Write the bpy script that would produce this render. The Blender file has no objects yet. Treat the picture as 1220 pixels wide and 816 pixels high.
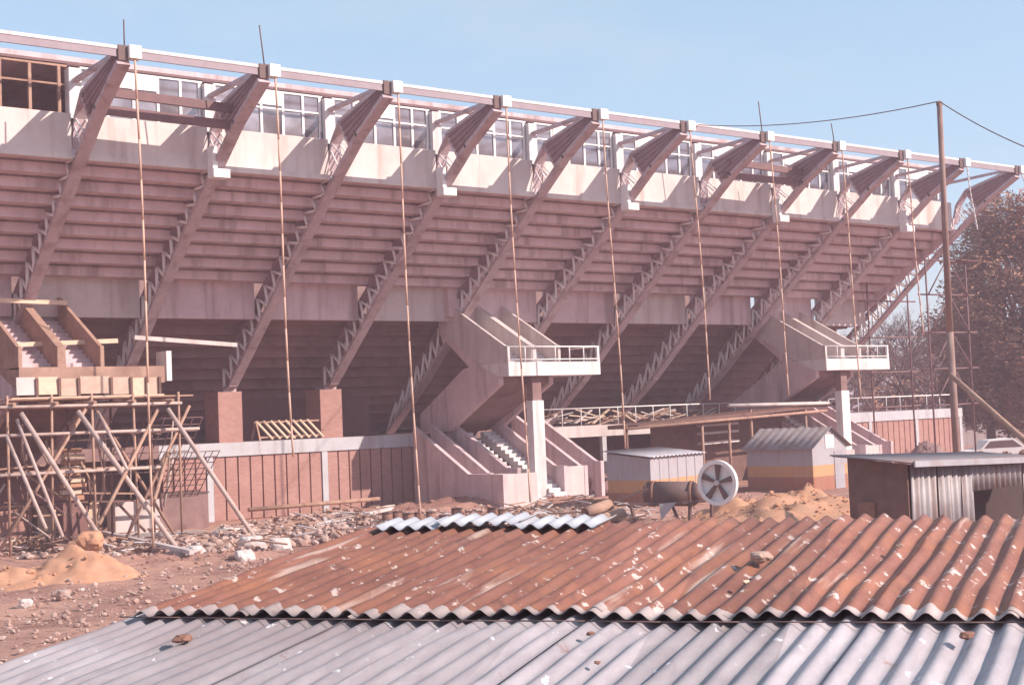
import bpy, bmesh, math, random
from mathutils import Vector, Matrix, noise
random.seed(7)
C = bpy.data.scenes[0] if not bpy.context.scene else bpy.context.scene
COL = C.collection
# ------------------------------------------------------------------ camera
CAM_Y, CAM_Z = -42.583, 3.8                       # X along the stand, Y into it (0 = tips of the roof), Z up
RM = ((0.78770862, 0.00013819, 0.61604798), (-0.61467324, 0.06694582, 0.78593579), (-0.04113322, -0.9977566, 0.05281874))
cam_d = bpy.data.cameras.new('camera'); cam = bpy.data.objects.new('camera', cam_d); COL.objects.link(cam)
m = Matrix(((RM[0][0], -RM[0][1], -RM[0][2], 0), (RM[1][0], -RM[1][1], -RM[1][2], CAM_Y),
            (RM[2][0], -RM[2][1], -RM[2][2], CAM_Z), (0, 0, 0, 1)))
cam.matrix_world = m
cam_d.sensor_width = 36; cam_d.lens = 36*1694/1220; cam_d.clip_start = .1; cam_d.clip_end = 9000
C.camera = cam
# ------------------------------------------------------------------ light
SUN = Vector((.70, -1.0, .77)).normalized()
w = bpy.data.worlds.new('World'); C.world = w; w.use_nodes = True
nt = w.node_tree; bg = nt.nodes['Background']
sk = nt.nodes.new('ShaderNodeTexSky'); sk.sky_type = 'NISHITA'; sk.sun_disc = False
sk.sun_elevation = math.asin(SUN.z); sk.sun_rotation = math.atan2(SUN.x, SUN.y)
sk.air_density = 1.0; sk.dust_density = .6; sk.ozone_density = 2.2
tn = nt.nodes.new('ShaderNodeMix'); tn.data_type = 'RGBA'; tn.blend_type = 'MULTIPLY'; tn.inputs[0].default_value = 1
nt.links.new(sk.outputs[0], tn.inputs[6]); tn.inputs[7].default_value = (.98, .80, .88, 1)
t2 = nt.nodes.new('ShaderNodeMix'); t2.data_type = 'RGBA'; t2.inputs[0].default_value = .6
nt.links.new(tn.outputs[2], t2.inputs[6]); t2.inputs[7].default_value = (1.5, 2.35, 2.6, 1)
tcw = nt.nodes.new('ShaderNodeTexCoord'); mpw = nt.nodes.new('ShaderNodeMapping'); mpw.inputs['Scale'].default_value = (2.2, 2.2, 7)
nzw = nt.nodes.new('ShaderNodeTexNoise'); nzw.inputs['Scale'].default_value = 1.6; nzw.inputs['Detail'].default_value = 6; nzw.inputs['Roughness'].default_value = .6
rw = nt.nodes.new('ShaderNodeValToRGB'); rw.color_ramp.elements[0].position = .48; rw.color_ramp.elements[0].color = (0, 0, 0, 1); rw.color_ramp.elements[1].position = .8; rw.color_ramp.elements[1].color = (.5, .5, .5, 1)
nt.links.new(tcw.outputs['Generated'], mpw.inputs[0]); nt.links.new(mpw.outputs[0], nzw.inputs['Vector']); nt.links.new(nzw.outputs[0], rw.inputs[0])
t3 = nt.nodes.new('ShaderNodeMix'); t3.data_type = 'RGBA'; nt.links.new(rw.outputs[0], t3.inputs[0]); nt.links.new(t2.outputs[2], t3.inputs[6]); t3.inputs[7].default_value = (2.5, 2.75, 2.9, 1)
nt.links.new(t3.outputs[2], bg.inputs[0]); bg.inputs[1].default_value = .15
sd = bpy.data.lights.new('sun', 'SUN'); sd.energy = 3.5; sd.angle = math.radians(.5); sd.color = (1, .87, .76)
so = bpy.data.objects.new('sun', sd); COL.objects.link(so); so.rotation_euler = SUN.to_track_quat('Z', 'Y').to_euler()
C.view_settings.view_transform = 'Standard'; C.view_settings.look = 'None'
C.view_settings.exposure = 1.0; C.view_settings.gamma = 1
C.render.filter_size = 1.9

def ray(px, py):
    a, b = (px-610)/1694, (py-408)/1694
    return Vector([RM[i][0]*a + RM[i][1]*b + RM[i][2] for i in range(3)])
CP = Vector((0, CAM_Y, CAM_Z))
def at(px, py, Y): r = ray(px, py); return CP + r*((Y-CAM_Y)/r.y)      # the point of the plane Y that is seen there
def atX(px, py, X): r = ray(px, py); return CP + r*(X/r.x)
def gd(px, py, z=0.): r = ray(px, py); return CP + r*((z-CAM_Z)/r.z)   # a point on the ground
def atD(px, py, D): return CP + ray(px, py)*D

# ------------------------------------------------------------------ materials
def N(nt, t, **k):
    n = nt.nodes.new(t)
    for a, v in k.items(): setattr(n, a, v)
    return n
def base_mat(name, rough, metal=0., spec=.3):
    mt = bpy.data.materials.new(name); mt.use_nodes = True
    b = mt.node_tree.nodes['Principled BSDF']
    b.inputs['Roughness'].default_value = rough; b.inputs['Metallic'].default_value = metal
    b.inputs['Specular IOR Level'].default_value = spec
    return mt, mt.node_tree, b
def pos(nt):
    return N(nt, 'ShaderNodeNewGeometry').outputs['Position']
def mapped(nt, vec, scale):
    mp = N(nt, 'ShaderNodeMapping'); nt.links.new(vec, mp.inputs[0]); mp.inputs['Scale'].default_value = scale
    return mp.outputs[0]
def noise_n(nt, vec, scale, detail=5, rough=.6, dist=0):
    n = N(nt, 'ShaderNodeTexNoise'); nt.links.new(vec, n.inputs['Vector'])
    n.inputs['Scale'].default_value = scale; n.inputs['Detail'].default_value = detail
    n.inputs['Roughness'].default_value = rough; n.inputs['Distortion'].default_value = dist
    return n.outputs[0]
def ramp(nt, fac, stops):
    r = N(nt, 'ShaderNodeValToRGB'); nt.links.new(fac, r.inputs[0]); e = r.color_ramp.elements
    while len(e) < len(stops): e.new(.5)
    for i, (p, c) in enumerate(stops):
        e[i].position = p; e[i].color = (c, c, c, 1) if isinstance(c, (int, float)) else (*c, 1)
    return r.outputs[0]
def mix(nt, fac, a, b, mode='MIX'):
    x = N(nt, 'ShaderNodeMix', data_type='RGBA', blend_type=mode)
    for s, v in ((x.inputs[0], fac), (x.inputs[6], a), (x.inputs[7], b)):
        if isinstance(v, (int, float)): s.default_value = v
        elif isinstance(v, tuple): s.default_value = (*v, 1)
        else: nt.links.new(v, s)
    return x.outputs[2]
def bump(nt, b, h, s, d=.02):
    n = N(nt, 'ShaderNodeBump'); n.inputs['Strength'].default_value = s; n.inputs['Distance'].default_value = d
    nt.links.new(h, n.inputs['Height']); nt.links.new(n.outputs[0], b.inputs['Normal'])
def mat(name, c1, c2=None, scale=1.5, rough=.85, metal=0., bmp=.3, stain=None, stain_amt=.5, streak=False, spec=.3):
    mt, nt, b = base_mat(name, rough, metal, spec)
    c2 = c2 or tuple(x*.75 for x in c1)
    p = pos(nt)
    n1 = noise_n(nt, p, scale, 6, .65)
    col = mix(nt, ramp(nt, n1, [(.3, 0.), (.7, 1.)]), c1, c2)
    if stain:
        v = mapped(nt, p, (2.2, 2.2, .22)) if streak else p
        n2 = noise_n(nt, v, scale*.6, 4, .6, .4)
        col = mix(nt, mix(nt, 1., ramp(nt, n2, [(.5, 0.), (.68, 1.)]), (stain_amt,)*3, 'MULTIPLY'), col, stain)
    nt.links.new(col, b.inputs['Base Color'])
    if bmp: bump(nt, b, noise_n(nt, p, scale*9, 5, .7), bmp)
    return mt
def brick_mat(name, c1, c2, mortar, sx=4.4, flip=False):
    mt, nt, b = base_mat(name, .9)
    p = pos(nt); s = N(nt, 'ShaderNodeSeparateXYZ'); nt.links.new(p, s.inputs[0])
    a = N(nt, 'ShaderNodeMath', operation='ADD'); nt.links.new(s.outputs[0], a.inputs[0]); nt.links.new(s.outputs[1], a.inputs[1])
    c = N(nt, 'ShaderNodeCombineXYZ'); nt.links.new(a.outputs[0], c.inputs[0]); nt.links.new(s.outputs[2], c.inputs[1])
    t = N(nt, 'ShaderNodeTexBrick'); nt.links.new(c.outputs[0], t.inputs[0])
    t.inputs['Scale'].default_value = 1.; t.inputs['Brick Width'].default_value = .24; t.inputs['Row Height'].default_value = .085
    t.inputs['Mortar Size'].default_value = .012
    t.inputs['Color1'].default_value = (*c1, 1); t.inputs['Color2'].default_value = (*c2, 1); t.inputs['Mortar'].default_value = (*mortar, 1)
    n = noise_n(nt, p, 1.1, 5); col = mix(nt, ramp(nt, n, [(.35, 0.), (.75, .5)]), t.outputs[0], tuple(x*.62 for x in c1))
    nt.links.new(col, b.inputs['Base Color']); bump(nt, b, t.outputs[1], .25, -.01)
    return mt
CONC = mat('concrete', (.68, .52, .54), (.54, .40, .42), 1.1, stain=(.22, .14, .13), stain_amt=.55, streak=True)
CONC_L = mat('pale_concrete', (.62, .545, .53), (.52, .44, .43), 1.3, stain=(.36, .27, .25), stain_amt=.55, streak=True)
PARA = mat('parapet_concrete', (.68, .59, .57), (.57, .48, .46), 1.0, stain=(.42, .31, .28), stain_amt=.7, streak=True)  # pale stained concrete of the parapet
CONC_W = mat('white_concrete', (.74, .69, .69), (.62, .56, .56), 1.6, stain=(.45, .33, .3), stain_amt=.5, streak=True)
CONC_D = mat('dark_concrete', (.30, .185, .175), (.22, .13, .125), 1.2, stain=(.12, .07, .07), stain_amt=.6)  # also used where shade under the stand is put into the colour
STEEL = mat('grey_painted_steel', (.53, .42, .445), (.43, .325, .35), 2.5, .6, bmp=.1, stain=(.2, .1, .08), stain_amt=.5)
OXIDE = mat('red_oxide_steel', (.21, .115, .115), (.15, .08, .085), 2.5, .65, bmp=.1)
WHITE = mat('white_paint', (.82, .78, .77), (.74, .69, .68), 3, .6, bmp=.05)
BRICK = brick_mat('pink_brick', (.45, .225, .19), (.37, .17, .145), (.40, .28, .25))
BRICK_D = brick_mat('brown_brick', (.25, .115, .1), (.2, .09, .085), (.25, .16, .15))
TIMBER = mat('weathered_timber', (.45, .28, .21), (.33, .19, .14), 3, stain=(.2, .1, .08), stain_amt=.6)
TIMBER_L = mat('pale_timber', (.72, .55, .42), (.6, .43, .32), 3)
TIMBER_D = mat('dark_timber', (.2, .11, .09), (.13, .07, .06), 3)
PROP = mat('lit_pale_pole', (.55, .42, .38), (.43, .31, .28), 3, stain=(.3, .19, .17), stain_amt=.5)  # pale tone puts sunlight into the colour of the lit poles
FORM = mat('formwork_ply', (.42, .26, .20), (.30, .175, .135), 2.0, stain=(.2, .11, .09), stain_amt=.5)
POLE = mat('pole_wood', (.30, .19, .165), (.22, .135, .12), 3, stain=(.42, .3, .26), stain_amt=.6, streak=True)
LATT = mat('bright_lattice', (.88, .82, .82), (.8, .74, .73), 3, .6, bmp=.05)  # near-white tone puts the bars' sun glints into the colour
COPE = mat('grey_blue_coping', (.52, .51, .54), (.44, .42, .45), 1.5, stain=(.33, .25, .24), stain_amt=.6, streak=True)
FWB = mat('formwork_board', (.58, .42, .34), (.46, .31, .25), 3, stain=(.3, .18, .14), stain_amt=.5)
WEB = mat('mauve_web', (.30, .19, .21), (.22, .13, .145), 2.5, .6, bmp=.1)
ROPE = mat('orange_rope', (.62, .40, .31), (.54, .33, .25), 6, bmp=.1)
IRON = mat('dark_iron', (.11, .07, .07), (.16, .09, .08), 3, .6, bmp=.1)
GALV = mat('galvanised_sheet', (.42, .41, .45), (.34, .31, .34), 1.6, .5, .25, stain=(.3, .18, .14), stain_amt=.5, streak=True)
GALV_S = mat('dull_sheet', (.36, .33, .345), (.27, .23, .24), 1.8, .6, .3, stain=(.24, .14, .11), stain_amt=.7, streak=True)
GALV_D = mat('weathered_sheet', (.26, .23, .25), (.2, .16, .17), 1.6, .6, .25, stain=(.25, .14, .1), stain_amt=.5)
BLACKGAP = mat('joint_and_shade_black', (.07, .04, .04), (.05, .03, .03), 3, bmp=0)  # black joints, and shade put into the colour of flat sheets
BRIGHT = mat('bright_zinc', (.47, .48, .52), (.38, .37, .41), 3, .55, bmp=.1)
STONE = mat('rubble_stone', (.46, .31, .26), (.33, .2, .17), 2.2, bmp=.5, stain=(.56, .48, .45), stain_amt=.8)
SAND = mat('orange_sand', (.56, .29, .175), (.42, .21, .135), 3.5, bmp=.6, stain=(.5, .3, .22), stain_amt=.5)
RUSTDRUM = mat('rusty_drum', (.27, .13, .09), (.2, .1, .08), 4, .7, bmp=.2)

def glass_mat():
    mt, nt, b = base_mat('window_glass', .06, 0, .5)
    b.inputs['Base Color'].default_value = (.1, .075, .085, 1)
    g = N(nt, 'ShaderNodeBsdfGlossy'); g.inputs['Roughness'].default_value = .2; g.inputs['Color'].default_value = (.85, .8, .85, 1)
    mx = N(nt, 'ShaderNodeMixShader'); mx.inputs[0].default_value = .33
    p = pos(nt); n = noise_n(nt, p, .8, 3)
    nt.links.new(ramp(nt, n, [(.3, .12), (.7, .36)]), mx.inputs[0])
    nt.links.new(b.outputs[0], mx.inputs[1]); nt.links.new(g.outputs[0], mx.inputs[2])
    nt.links.new(mx.outputs[0], nt.nodes['Material Output'].inputs[0]); return mt
GLASS = glass_mat()
def sheet_mat():                                  # thin translucent roof sheeting
    mt, nt, b = base_mat('translucent_sheet', .5)
    b.inputs['Base Color'].default_value = (.40, .31, .33, 1)
    t = N(nt, 'ShaderNodeBsdfTransparent'); t.inputs[0].default_value = (1, .97, .96, 1)
    mx = N(nt, 'ShaderNodeMixShader'); mx.inputs[0].default_value = .22
    nt.links.new(t.outputs[0], mx.inputs[1]); nt.links.new(b.outputs[0], mx.inputs[2])
    nt.links.new(mx.outputs[0], nt.nodes['Material Output'].inputs[0]); return mt
FASCIA = mat('mauve_fascia', (.33, .265, .295), (.27, .21, .24), 2, .6, bmp=.05)
def soil_mat():
    mt, nt, b = base_mat('bare_soil', .95)
    p = pos(nt)
    n1 = noise_n(nt, p, .35, 8, .65, .3); n2 = noise_n(nt, p, 2.4, 8, .75)
    c = mix(nt, ramp(nt, n1, [(.34, 0.), (.64, 1.)]), (.30, .15, .12), (.52, .29, .225))
    c = mix(nt, ramp(nt, n2, [(.52, 0.), (.68, .8)]), c, (.165, .085, .075))
    n3 = noise_n(nt, p, 11, 4, .7); c = mix(nt, ramp(nt, n3, [(.62, 0.), (.7, .75)]), c, (.6, .47, .42))
    nt.links.new(c, b.inputs['Base Color']); bump(nt, b, noise_n(nt, p, 6, 9, .75), .8, .08); return mt
SOIL = soil_mat()

# ------------------------------------------------------------------ mesh builder
class MB:
    def __init__(s): s.v = []; s.f = []; s.sm = []
    def add(s, vs, fs, smooth=False):
        o = len(s.v); s.v += [Vector(v) for v in vs]; s.f += [tuple(i+o for i in f) for f in fs]; s.sm += [smooth]*len(fs); return s
    def box(s, x0, x1, y0, y1, z0, z1):
        return s.add([(x, y, z) for z in (z0, z1) for y in (y0, y1) for x in (x0, x1)],
                     [(0, 2, 3, 1), (4, 5, 7, 6), (0, 1, 5, 4), (2, 6, 7, 3), (0, 4, 6, 2), (1, 3, 7, 5)])
    def obox(s, c, size, rz=0, rx=0, ry=0):
        M = Matrix.Rotation(rz, 3, 'Z') @ Matrix.Rotation(rx, 3, 'X') @ Matrix.Rotation(ry, 3, 'Y')
        h = [k/2 for k in size]; c = Vector(c)
        vs = [c + M @ Vector((x*h[0], y*h[1], z*h[2])) for z in (-1, 1) for y in (-1, 1) for x in (-1, 1)]
        return s.add(vs, [(0, 2, 3, 1), (4, 5, 7, 6), (0, 1, 5, 4), (2, 6, 7, 3), (0, 4, 6, 2), (1, 3, 7, 5)])
    def beam(s, p, q, w, h, up=(0, 0, 1)):
        p, q = Vector(p), Vector(q); d = (q-p).normalized(); u = Vector(up)
        if abs(d.dot(u)) > .98: u = Vector((1, 0, 0))
        sd = d.cross(u).normalized()*w/2; u2 = sd.cross(d).normalized()*h/2
        vs = [a + x*sd + z*u2 for a in (p, q) for x, z in ((-1, -1), (1, -1), (1, 1), (-1, 1))]
        return s.add(vs, [(0, 1, 2, 3), (7, 6, 5, 4), (0, 4, 5, 1), (1, 5, 6, 2), (2, 6, 7, 3), (3, 7, 4, 0)])
    def tube(s, p, q, r, r2=None, n=8):
        p, q = Vector(p), Vector(q); r2 = r if r2 is None else r2
        d = (q-p).normalized(); a = d.orthogonal().normalized(); b = d.cross(a)
        vs = [c + rr*(math.cos(t*2*math.pi/n)*a + math.sin(t*2*math.pi/n)*b) for c, rr in ((p, r), (q, r2)) for t in range(n)]
        s.add(vs, [(i, (i+1) % n, n+(i+1) % n, n+i) for i in range(n)], True)
        o = len(s.v)-2*n; s.f += [tuple(o+i for i in range(n))[::-1], tuple(o+n+i for i in range(n))]; s.sm += [False, False]; return s
    def path(s, pts, r, n=6):
        for a, b in zip(pts, pts[1:]): s.tube(a, b, r, None, n)
        return s
    def prism(s, yz, x0, x1):                       # outline in the Y-Z plane, thickness along X
        n = len(yz); vs = [(x, y, z) for x in (x0, x1) for y, z in yz]
        return s.add(vs, [tuple(range(n)), tuple(range(2*n-1, n-1, -1))] + [(i, n+i, n+(i+1) % n, (i+1) % n) for i in range(n)])
    def rock(s, c, r, sq=(1, 1, 1)):
        t = (1+5**.5)/2
        V = [(-1, t, 0), (1, t, 0), (-1, -t, 0), (1, -t, 0), (0, -1, t), (0, 1, t), (0, -1, -t), (0, 1, -t), (t, 0, -1), (t, 0, 1), (-t, 0, -1), (-t, 0, 1)]
        F = [(0, 11, 5), (0, 5, 1), (0, 1, 7), (0, 7, 10), (0, 10, 11), (1, 5, 9), (5, 11, 4), (11, 10, 2), (10, 7, 6), (7, 1, 8),
             (3, 9, 4), (3, 4, 2), (3, 2, 6), (3, 6, 8), (3, 8, 9), (4, 9, 5), (2, 4, 11), (6, 2, 10), (8, 6, 7), (9, 8, 1)]
        M = Matrix.Rotation(random.random()*6.3, 3, 'Z') @ Matrix.Rotation(random.random()*.6, 3, 'X')
        vs = [Vector(c) + M @ Vector((v[0]*sq[0], v[1]*sq[1], v[2]*sq[2]))*(r/1.9*random.uniform(.65, 1.2)) for v in V]
        return s.add(vs, F)
    def boulder(s, c, r, sq=(1, 1, 1)):
        bm = bmesh.new(); bmesh.ops.create_icosphere(bm, subdivisions=3, radius=1); sd_ = random.random()*50; c = Vector(c)
        for v in bm.verts:
            p = v.co; k = 1+.38*noise.noise(p*1.1+Vector((sd_, 0, 0)))+.16*noise.noise(p*2.6+Vector((0, sd_, 0)))
            k += .07*noise.noise(p*5+Vector((sd_, sd_, 0))); q = p*k; q.z = min(.62, q.z)
            v.co = Vector((q.x*sq[0], q.y*sq[1], q.z*sq[2]))*r
        bm.verts.index_update(); s.add([c+v.co for v in bm.verts], [tuple(v.index for v in f.verts) for f in bm.faces]); bm.free(); return s
    def build(s, name, material, parent=None):
        me = bpy.data.meshes.new(name)
        off = Vector(parent['_o']) if parent is not None else Vector((0, 0, 0))
        me.from_pydata([tuple(v-off) for v in s.v], [], s.f); me.update()
        me.polygons.foreach_set('use_smooth', s.sm)
        me.materials.append(material)
        o = bpy.data.objects.new(name, me); COL.objects.link(o); o['_o'] = tuple(off)
        if parent is not None: o.parent = parent
        return o
    def top(s, name, material, label, cat, group=None, kind=None):   # a thing that is one mesh: origin moved to its base
        lo = Vector((sum(v.x for v in s.v)/len(s.v), sum(v.y for v in s.v)/len(s.v), min(v.z for v in s.v)))
        s.v = [v-lo for v in s.v]; o = s.build(name, material); o.location = lo; o['_o'] = tuple(lo)
        return tag(o, label, cat, group, kind)
def tag(o, label=None, cat=None, group=None, kind=None):
    for k, v in (('label', label), ('category', cat), ('group', group), ('kind', kind)):
        if v: o[k] = v
    return o
def thing(name, loc, label, cat, group=None):
    o = bpy.data.objects.new(name, None); COL.objects.link(o); o.location = loc; o['_o'] = tuple(loc)
    o.empty_display_size = .3
    return tag(o, label, cat, group)
def dup(root, d, label):
    r = root.copy(); COL.objects.link(r); r.location = root.location + Vector(d); r['label'] = label
    for ch in list(root.children):
        c = ch.copy(); COL.objects.link(c); c.parent = r
        for g in list(ch.children):
            k = g.copy(); COL.objects.link(k); k.parent = c
    return r
X0 = 18.128
def Xn(n): return X0 + 5*n

# ================================================================== GROUND
def hgt(x, y):
    h = .16*noise.noise((x*.25, y*.25, 0)) + .09*noise.noise((x*.8, y*.8, 3)) + .05*noise.noise((x*2.2, y*2.2, 5))
    f = min(1, max(0, (14-y)/4)) * min(1, max(0, (y+46)/4))
    return h*f
def ground():
    xs = [-1200, -600, -150, -50, -20] + [-8 + .4*i for i in range(241)] + [95, 120, 160, 250, 600, 1400]
    ys = [-600, -200, -80, -55] + [-46 + .4*i for i in range(156)] + [24, 40, 80, 160, 400, 1400]
    mb = MB(); nx = len(xs)
    mb.v = [Vector((x, y, hgt(x, y))) for y in ys for x in xs]
    mb.f = [(j*nx+i, j*nx+i+1, (j+1)*nx+i+1, (j+1)*nx+i) for j in range(len(ys)-1) for i in range(nx-1)]
    mb.sm = [True]*len(mb.f)
    o = mb.build('ground', SOIL); o['kind'] = 'structure'
ground()

# added haze volume: a pinkish veil that lifts the shadows
hz = MB(); hz.box(-1210, 1410, -610, 1410, -1.3, 20.5); ho = hz.build('haze', None); ho['kind'] = 'stuff'; tag(ho, 'added pinkish haze veil lifting the shadows over the whole site', 'haze')
hm = bpy.data.materials.new('veil_haze'); hm.use_nodes = True; hn = hm.node_tree; hn.nodes.clear()
hv = hn.nodes.new('ShaderNodeVolumePrincipled'); hv.inputs['Color'].default_value = (.98, .72, .84, 1); hv.inputs['Density'].default_value = .0017; hv.inputs['Anisotropy'].default_value = 0.
hn.links.new(hv.outputs[0], hn.nodes.new('ShaderNodeOutputMaterial').inputs['Volume']); ho.data.materials[0] = hm
# ================================================================== GRANDSTAND
XL, XR = 8.0, 67.6
gs = thing('grandstand', (XL, 12, 0), 'long unfinished concrete stadium stand on raking lattice trusses', 'grandstand')
# stepped underside of the terraces: every step a part
for i in range(9):
    y, z = 3.86+.685*i, 13.13-.415*i
    e = .004*(i % 2)
    MB().box(XL+e, XR-e, y, y+.685+.21, z, z+.335).box(XL+e, XR-e, y+.16, y+.684, z+.336, z+.43).build('terrace_step', CONC, gs)
for i in range(12):
    y, z = 11.4+.78*i, 8.25-.44*i
    e = .004*(i % 2)
    MB().box(XL+e, XR-e, y, y+.78, z, z+.455).build('terrace_step', CONC_D, gs)  # lower steps: shade under the stand put into a darker colour
for n in range(-2, 10):                             # concrete beam panels between the trusses
    a, b = Xn(n)+.3, min(Xn(n+1)-.3, XR-.01)
    if b-a > .6 and b > XL: MB().box(max(a, XL), b, 10.05, 10.3, 8.3, 9.84).build('beam_panel', CONC if n % 3 else CONC_L, gs)
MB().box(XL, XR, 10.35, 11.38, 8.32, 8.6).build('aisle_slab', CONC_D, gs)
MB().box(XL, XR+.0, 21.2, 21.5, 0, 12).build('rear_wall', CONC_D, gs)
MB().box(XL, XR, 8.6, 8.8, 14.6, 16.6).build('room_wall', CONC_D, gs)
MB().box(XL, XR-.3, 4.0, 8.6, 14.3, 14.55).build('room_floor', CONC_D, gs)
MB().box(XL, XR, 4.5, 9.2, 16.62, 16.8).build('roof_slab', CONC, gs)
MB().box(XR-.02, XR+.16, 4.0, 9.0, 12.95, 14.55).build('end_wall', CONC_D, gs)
mb = MB()
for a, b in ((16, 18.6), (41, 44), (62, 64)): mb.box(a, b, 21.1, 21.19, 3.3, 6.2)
mb.build('dark_door_panel', BLACKGAP, gs)  # flat near-black panels, doorway darkness put into their colour
MB().prism([(3.75, 13.0), (10.1, 9.15), (10.1, 9.95), (3.75, 13.8)], XR+.002, XR+.15).build('end_beam', CONC, gs)
# parapet, windows and columns bay by bay
for n in range(-2, 10):
    a, b = Xn(n)+.28, Xn(n+1)-.28
    if n == 9: b = XR
    a = max(a, XL)
    if b <= a: continue
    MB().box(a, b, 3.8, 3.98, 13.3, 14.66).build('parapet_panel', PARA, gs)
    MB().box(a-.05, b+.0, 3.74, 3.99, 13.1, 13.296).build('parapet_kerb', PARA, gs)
    x = Xn(n)
    dark = n < 0
    fm = TIMBER if dark else WHITE
    fr = MB()
    fr.box(a-.05, b+.05, 4.2, 4.34, 14.664, 14.76).box(a-.05, b+.05, 4.2, 4.34, 16.34, 16.44)
    for u in ((1.2, 2.15, 3.06, 3.92, 4.66) if not dark else (.5, 1.5, 2.5, 3.5, 4.5)):
        if x+u > a: fr.box(x+u-.05, x+u+.05, 4.21, 4.33, 14.76, 16.34)
    fr.box(a, b, 4.225, 4.3, 15.7, 15.76)
    win = fr.build('window_frame', fm, gs)
    if dark: tag(win, 'brown unglazed window frame at the left end')
    if not dark:
        pm = MB(); es_ = [a-x]+[u for u in (1.2, 2.15, 3.06, 3.92, 4.66) if x+u > a]+[b-x]
        for u0, u1 in zip(es_, es_[1:]):
            for z0, z1 in ((14.765, 15.7), (15.76, 16.335)):
                pm.obox((x+(u0+u1)/2, 4.262, (z0+z1)/2), (u1-u0, .012, z1-z0), random.uniform(-.03, .03), random.uniform(-.05, .05) if random.random() < .94 else -.22)
        pm.build('pane', GLASS, win)
        MB().box(x+1.26, x+3.0, 4.19, 4.2, 15.84, 16.335).build('blind', WHITE, win)
    else:
        pass
for n in range(0, 10):
    x = Xn(n)
    MB().box(x-.24, x+.2, 4.0, 4.42, 13.4, 16.3).build('column', CONC_W, gs)
    if n % 2: MB().box(x-.34, x+.3, 3.25, 3.735, 12.78, 13.09).box(x-.34, x-.16, 3.3, 3.73, 13.09, 13.9).build('bracket', WHITE, gs)
# open roof: edge beam, purlins, sheeting
MB().box(XL, Xn(10)+.3, -.02, .1, 16.0, 16.11).build('edge_beam', CONC_W, gs)
for y, z in ((3.3, 16.3), (4.2, 16.5)):
    MB().box(XL, Xn(10)-.1, y, y+.06, z-.09, z).build('purlin', OXIDE, gs)
for n in range(-2, 10):
    a, b = max(XL, Xn(n)+.56), Xn(n+1)-.22
    if b > a: MB().box(a, b, .0, .03, 15.79, 15.995).box(a, b, -.02, .06, 15.75, 15.785).build('fascia', FASCIA, gs)

LOWER = [(16.0, 3.35), (12.9, 5.6), (7.4, 10.2), (3.62, 13.2), (1.9, 14.5), (0.02, 15.55)]
UPPER = [(15.4, 4.55), (10.25, 9.0), (6.9, 11.55), (4.3, 13.35)]
def along(pl, t):
    L = [math.hypot(b[0]-a[0], b[1]-a[1]) for a, b in zip(pl, pl[1:])]; s = t*sum(L)
    for (a, b), l in zip(zip(pl, pl[1:]), L):
        if s <= l: k = s/l; return (a[0]+(b[0]-a[0])*k, a[1]+(b[1]-a[1])*k)
        s -= l
    return pl[-1]
def truss(n):
    x = Xn(n); lo, up = list(LOWER), list(UPPER)
    if n in (2, 3): lo[0] = (13.3, 5.5); lo[1] = (12.8, 5.7); up[0] = (13.6, 6.2)
    c = MB(); uc = MB()
    for pl, hh, c_ in ((lo, .15, c), (up, .13, uc)):
        for a, b in zip(pl, pl[1:]):
            d = Vector((0, b[0]-a[0], b[1]-a[1])).normalized()*.05
            c_.beam(Vector((x, *a))-d, Vector((x, *b))+d, .44, hh)
    # the upper leg and the tapering cantilever over the windows
    for a, b in (((4.0, 13.5), (3.72, 14.5)), ((3.72, 14.5), (3.1, 15.22)), ((3.1, 15.25), (.25, 15.93)), ((3.1, 15.2), (2.42, 14.2))):
        c.beam((x, *a), (x, *b), .43, .12)
    c.beam((x, 4.2, 15.86), (x, .3, 15.99), .2, .12)
    o = c.build('truss', STEEL, gs); uc.build('upper_chord', WEB, o)
    web = MB()
    for s in (-.19, .19):
        web.prism([(2.4, 14.25), (3.08, 15.2), (.25, 15.9), (.02, 15.6), (1.9, 14.55)], x+s-.015, x+s+.015)
        for k in (.14, .38, .62, .86):
            p = (2.4+.68*k, 14.25+.95*k); q = (.02+.23*k, 15.6+.3*k)
            web.tube((x+s*1.12, *p), (x+s*1.12, *q), .035, .03, 6)
    web.build('cantilever_web', WEB, o)
    lat = MB(); k = 17 if n not in (2, 3) else 14
    for s in (-.17, .17):
        for i in range(k):
            l0 = along(lo[:4], i/k); u = along(up, (i+.5)/k); l1 = along(lo[:4], (i+1)/k)
            lat.tube((x+s, *l0), (x+s, *u), .062, None, 6).tube((x+s, *u), (x+s, *l1), .062, None, 6)
        lat.tube((x+s, 3.0, 13.9), (x+s, 3.72, 14.5), .03, None, 5).tube((x+s, 3.3, 13.55), (x+s, 3.75, 14.2), .03, None, 5)
    lat.build('lattice', LATT, o)
    MB().box(x+.15, x+.55, -.2, .2, 15.72, 16.14).build('end_cap', WHITE, o)
    MB().box(x-.17, x+.13, -.06, .3, 15.64, 16.13).build('tip_plate', IRON, o)
    if n in (0, 1, 6, 7):
        MB().tube((x+.1, .1, 16.1), (x-.05 if n else x+.1, .1, 17.0 if n in (0, 7) else 17.5), .025, None, 5).build('starter_bar', IRON, o)
for n in range(-1, 11): truss(n)

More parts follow.
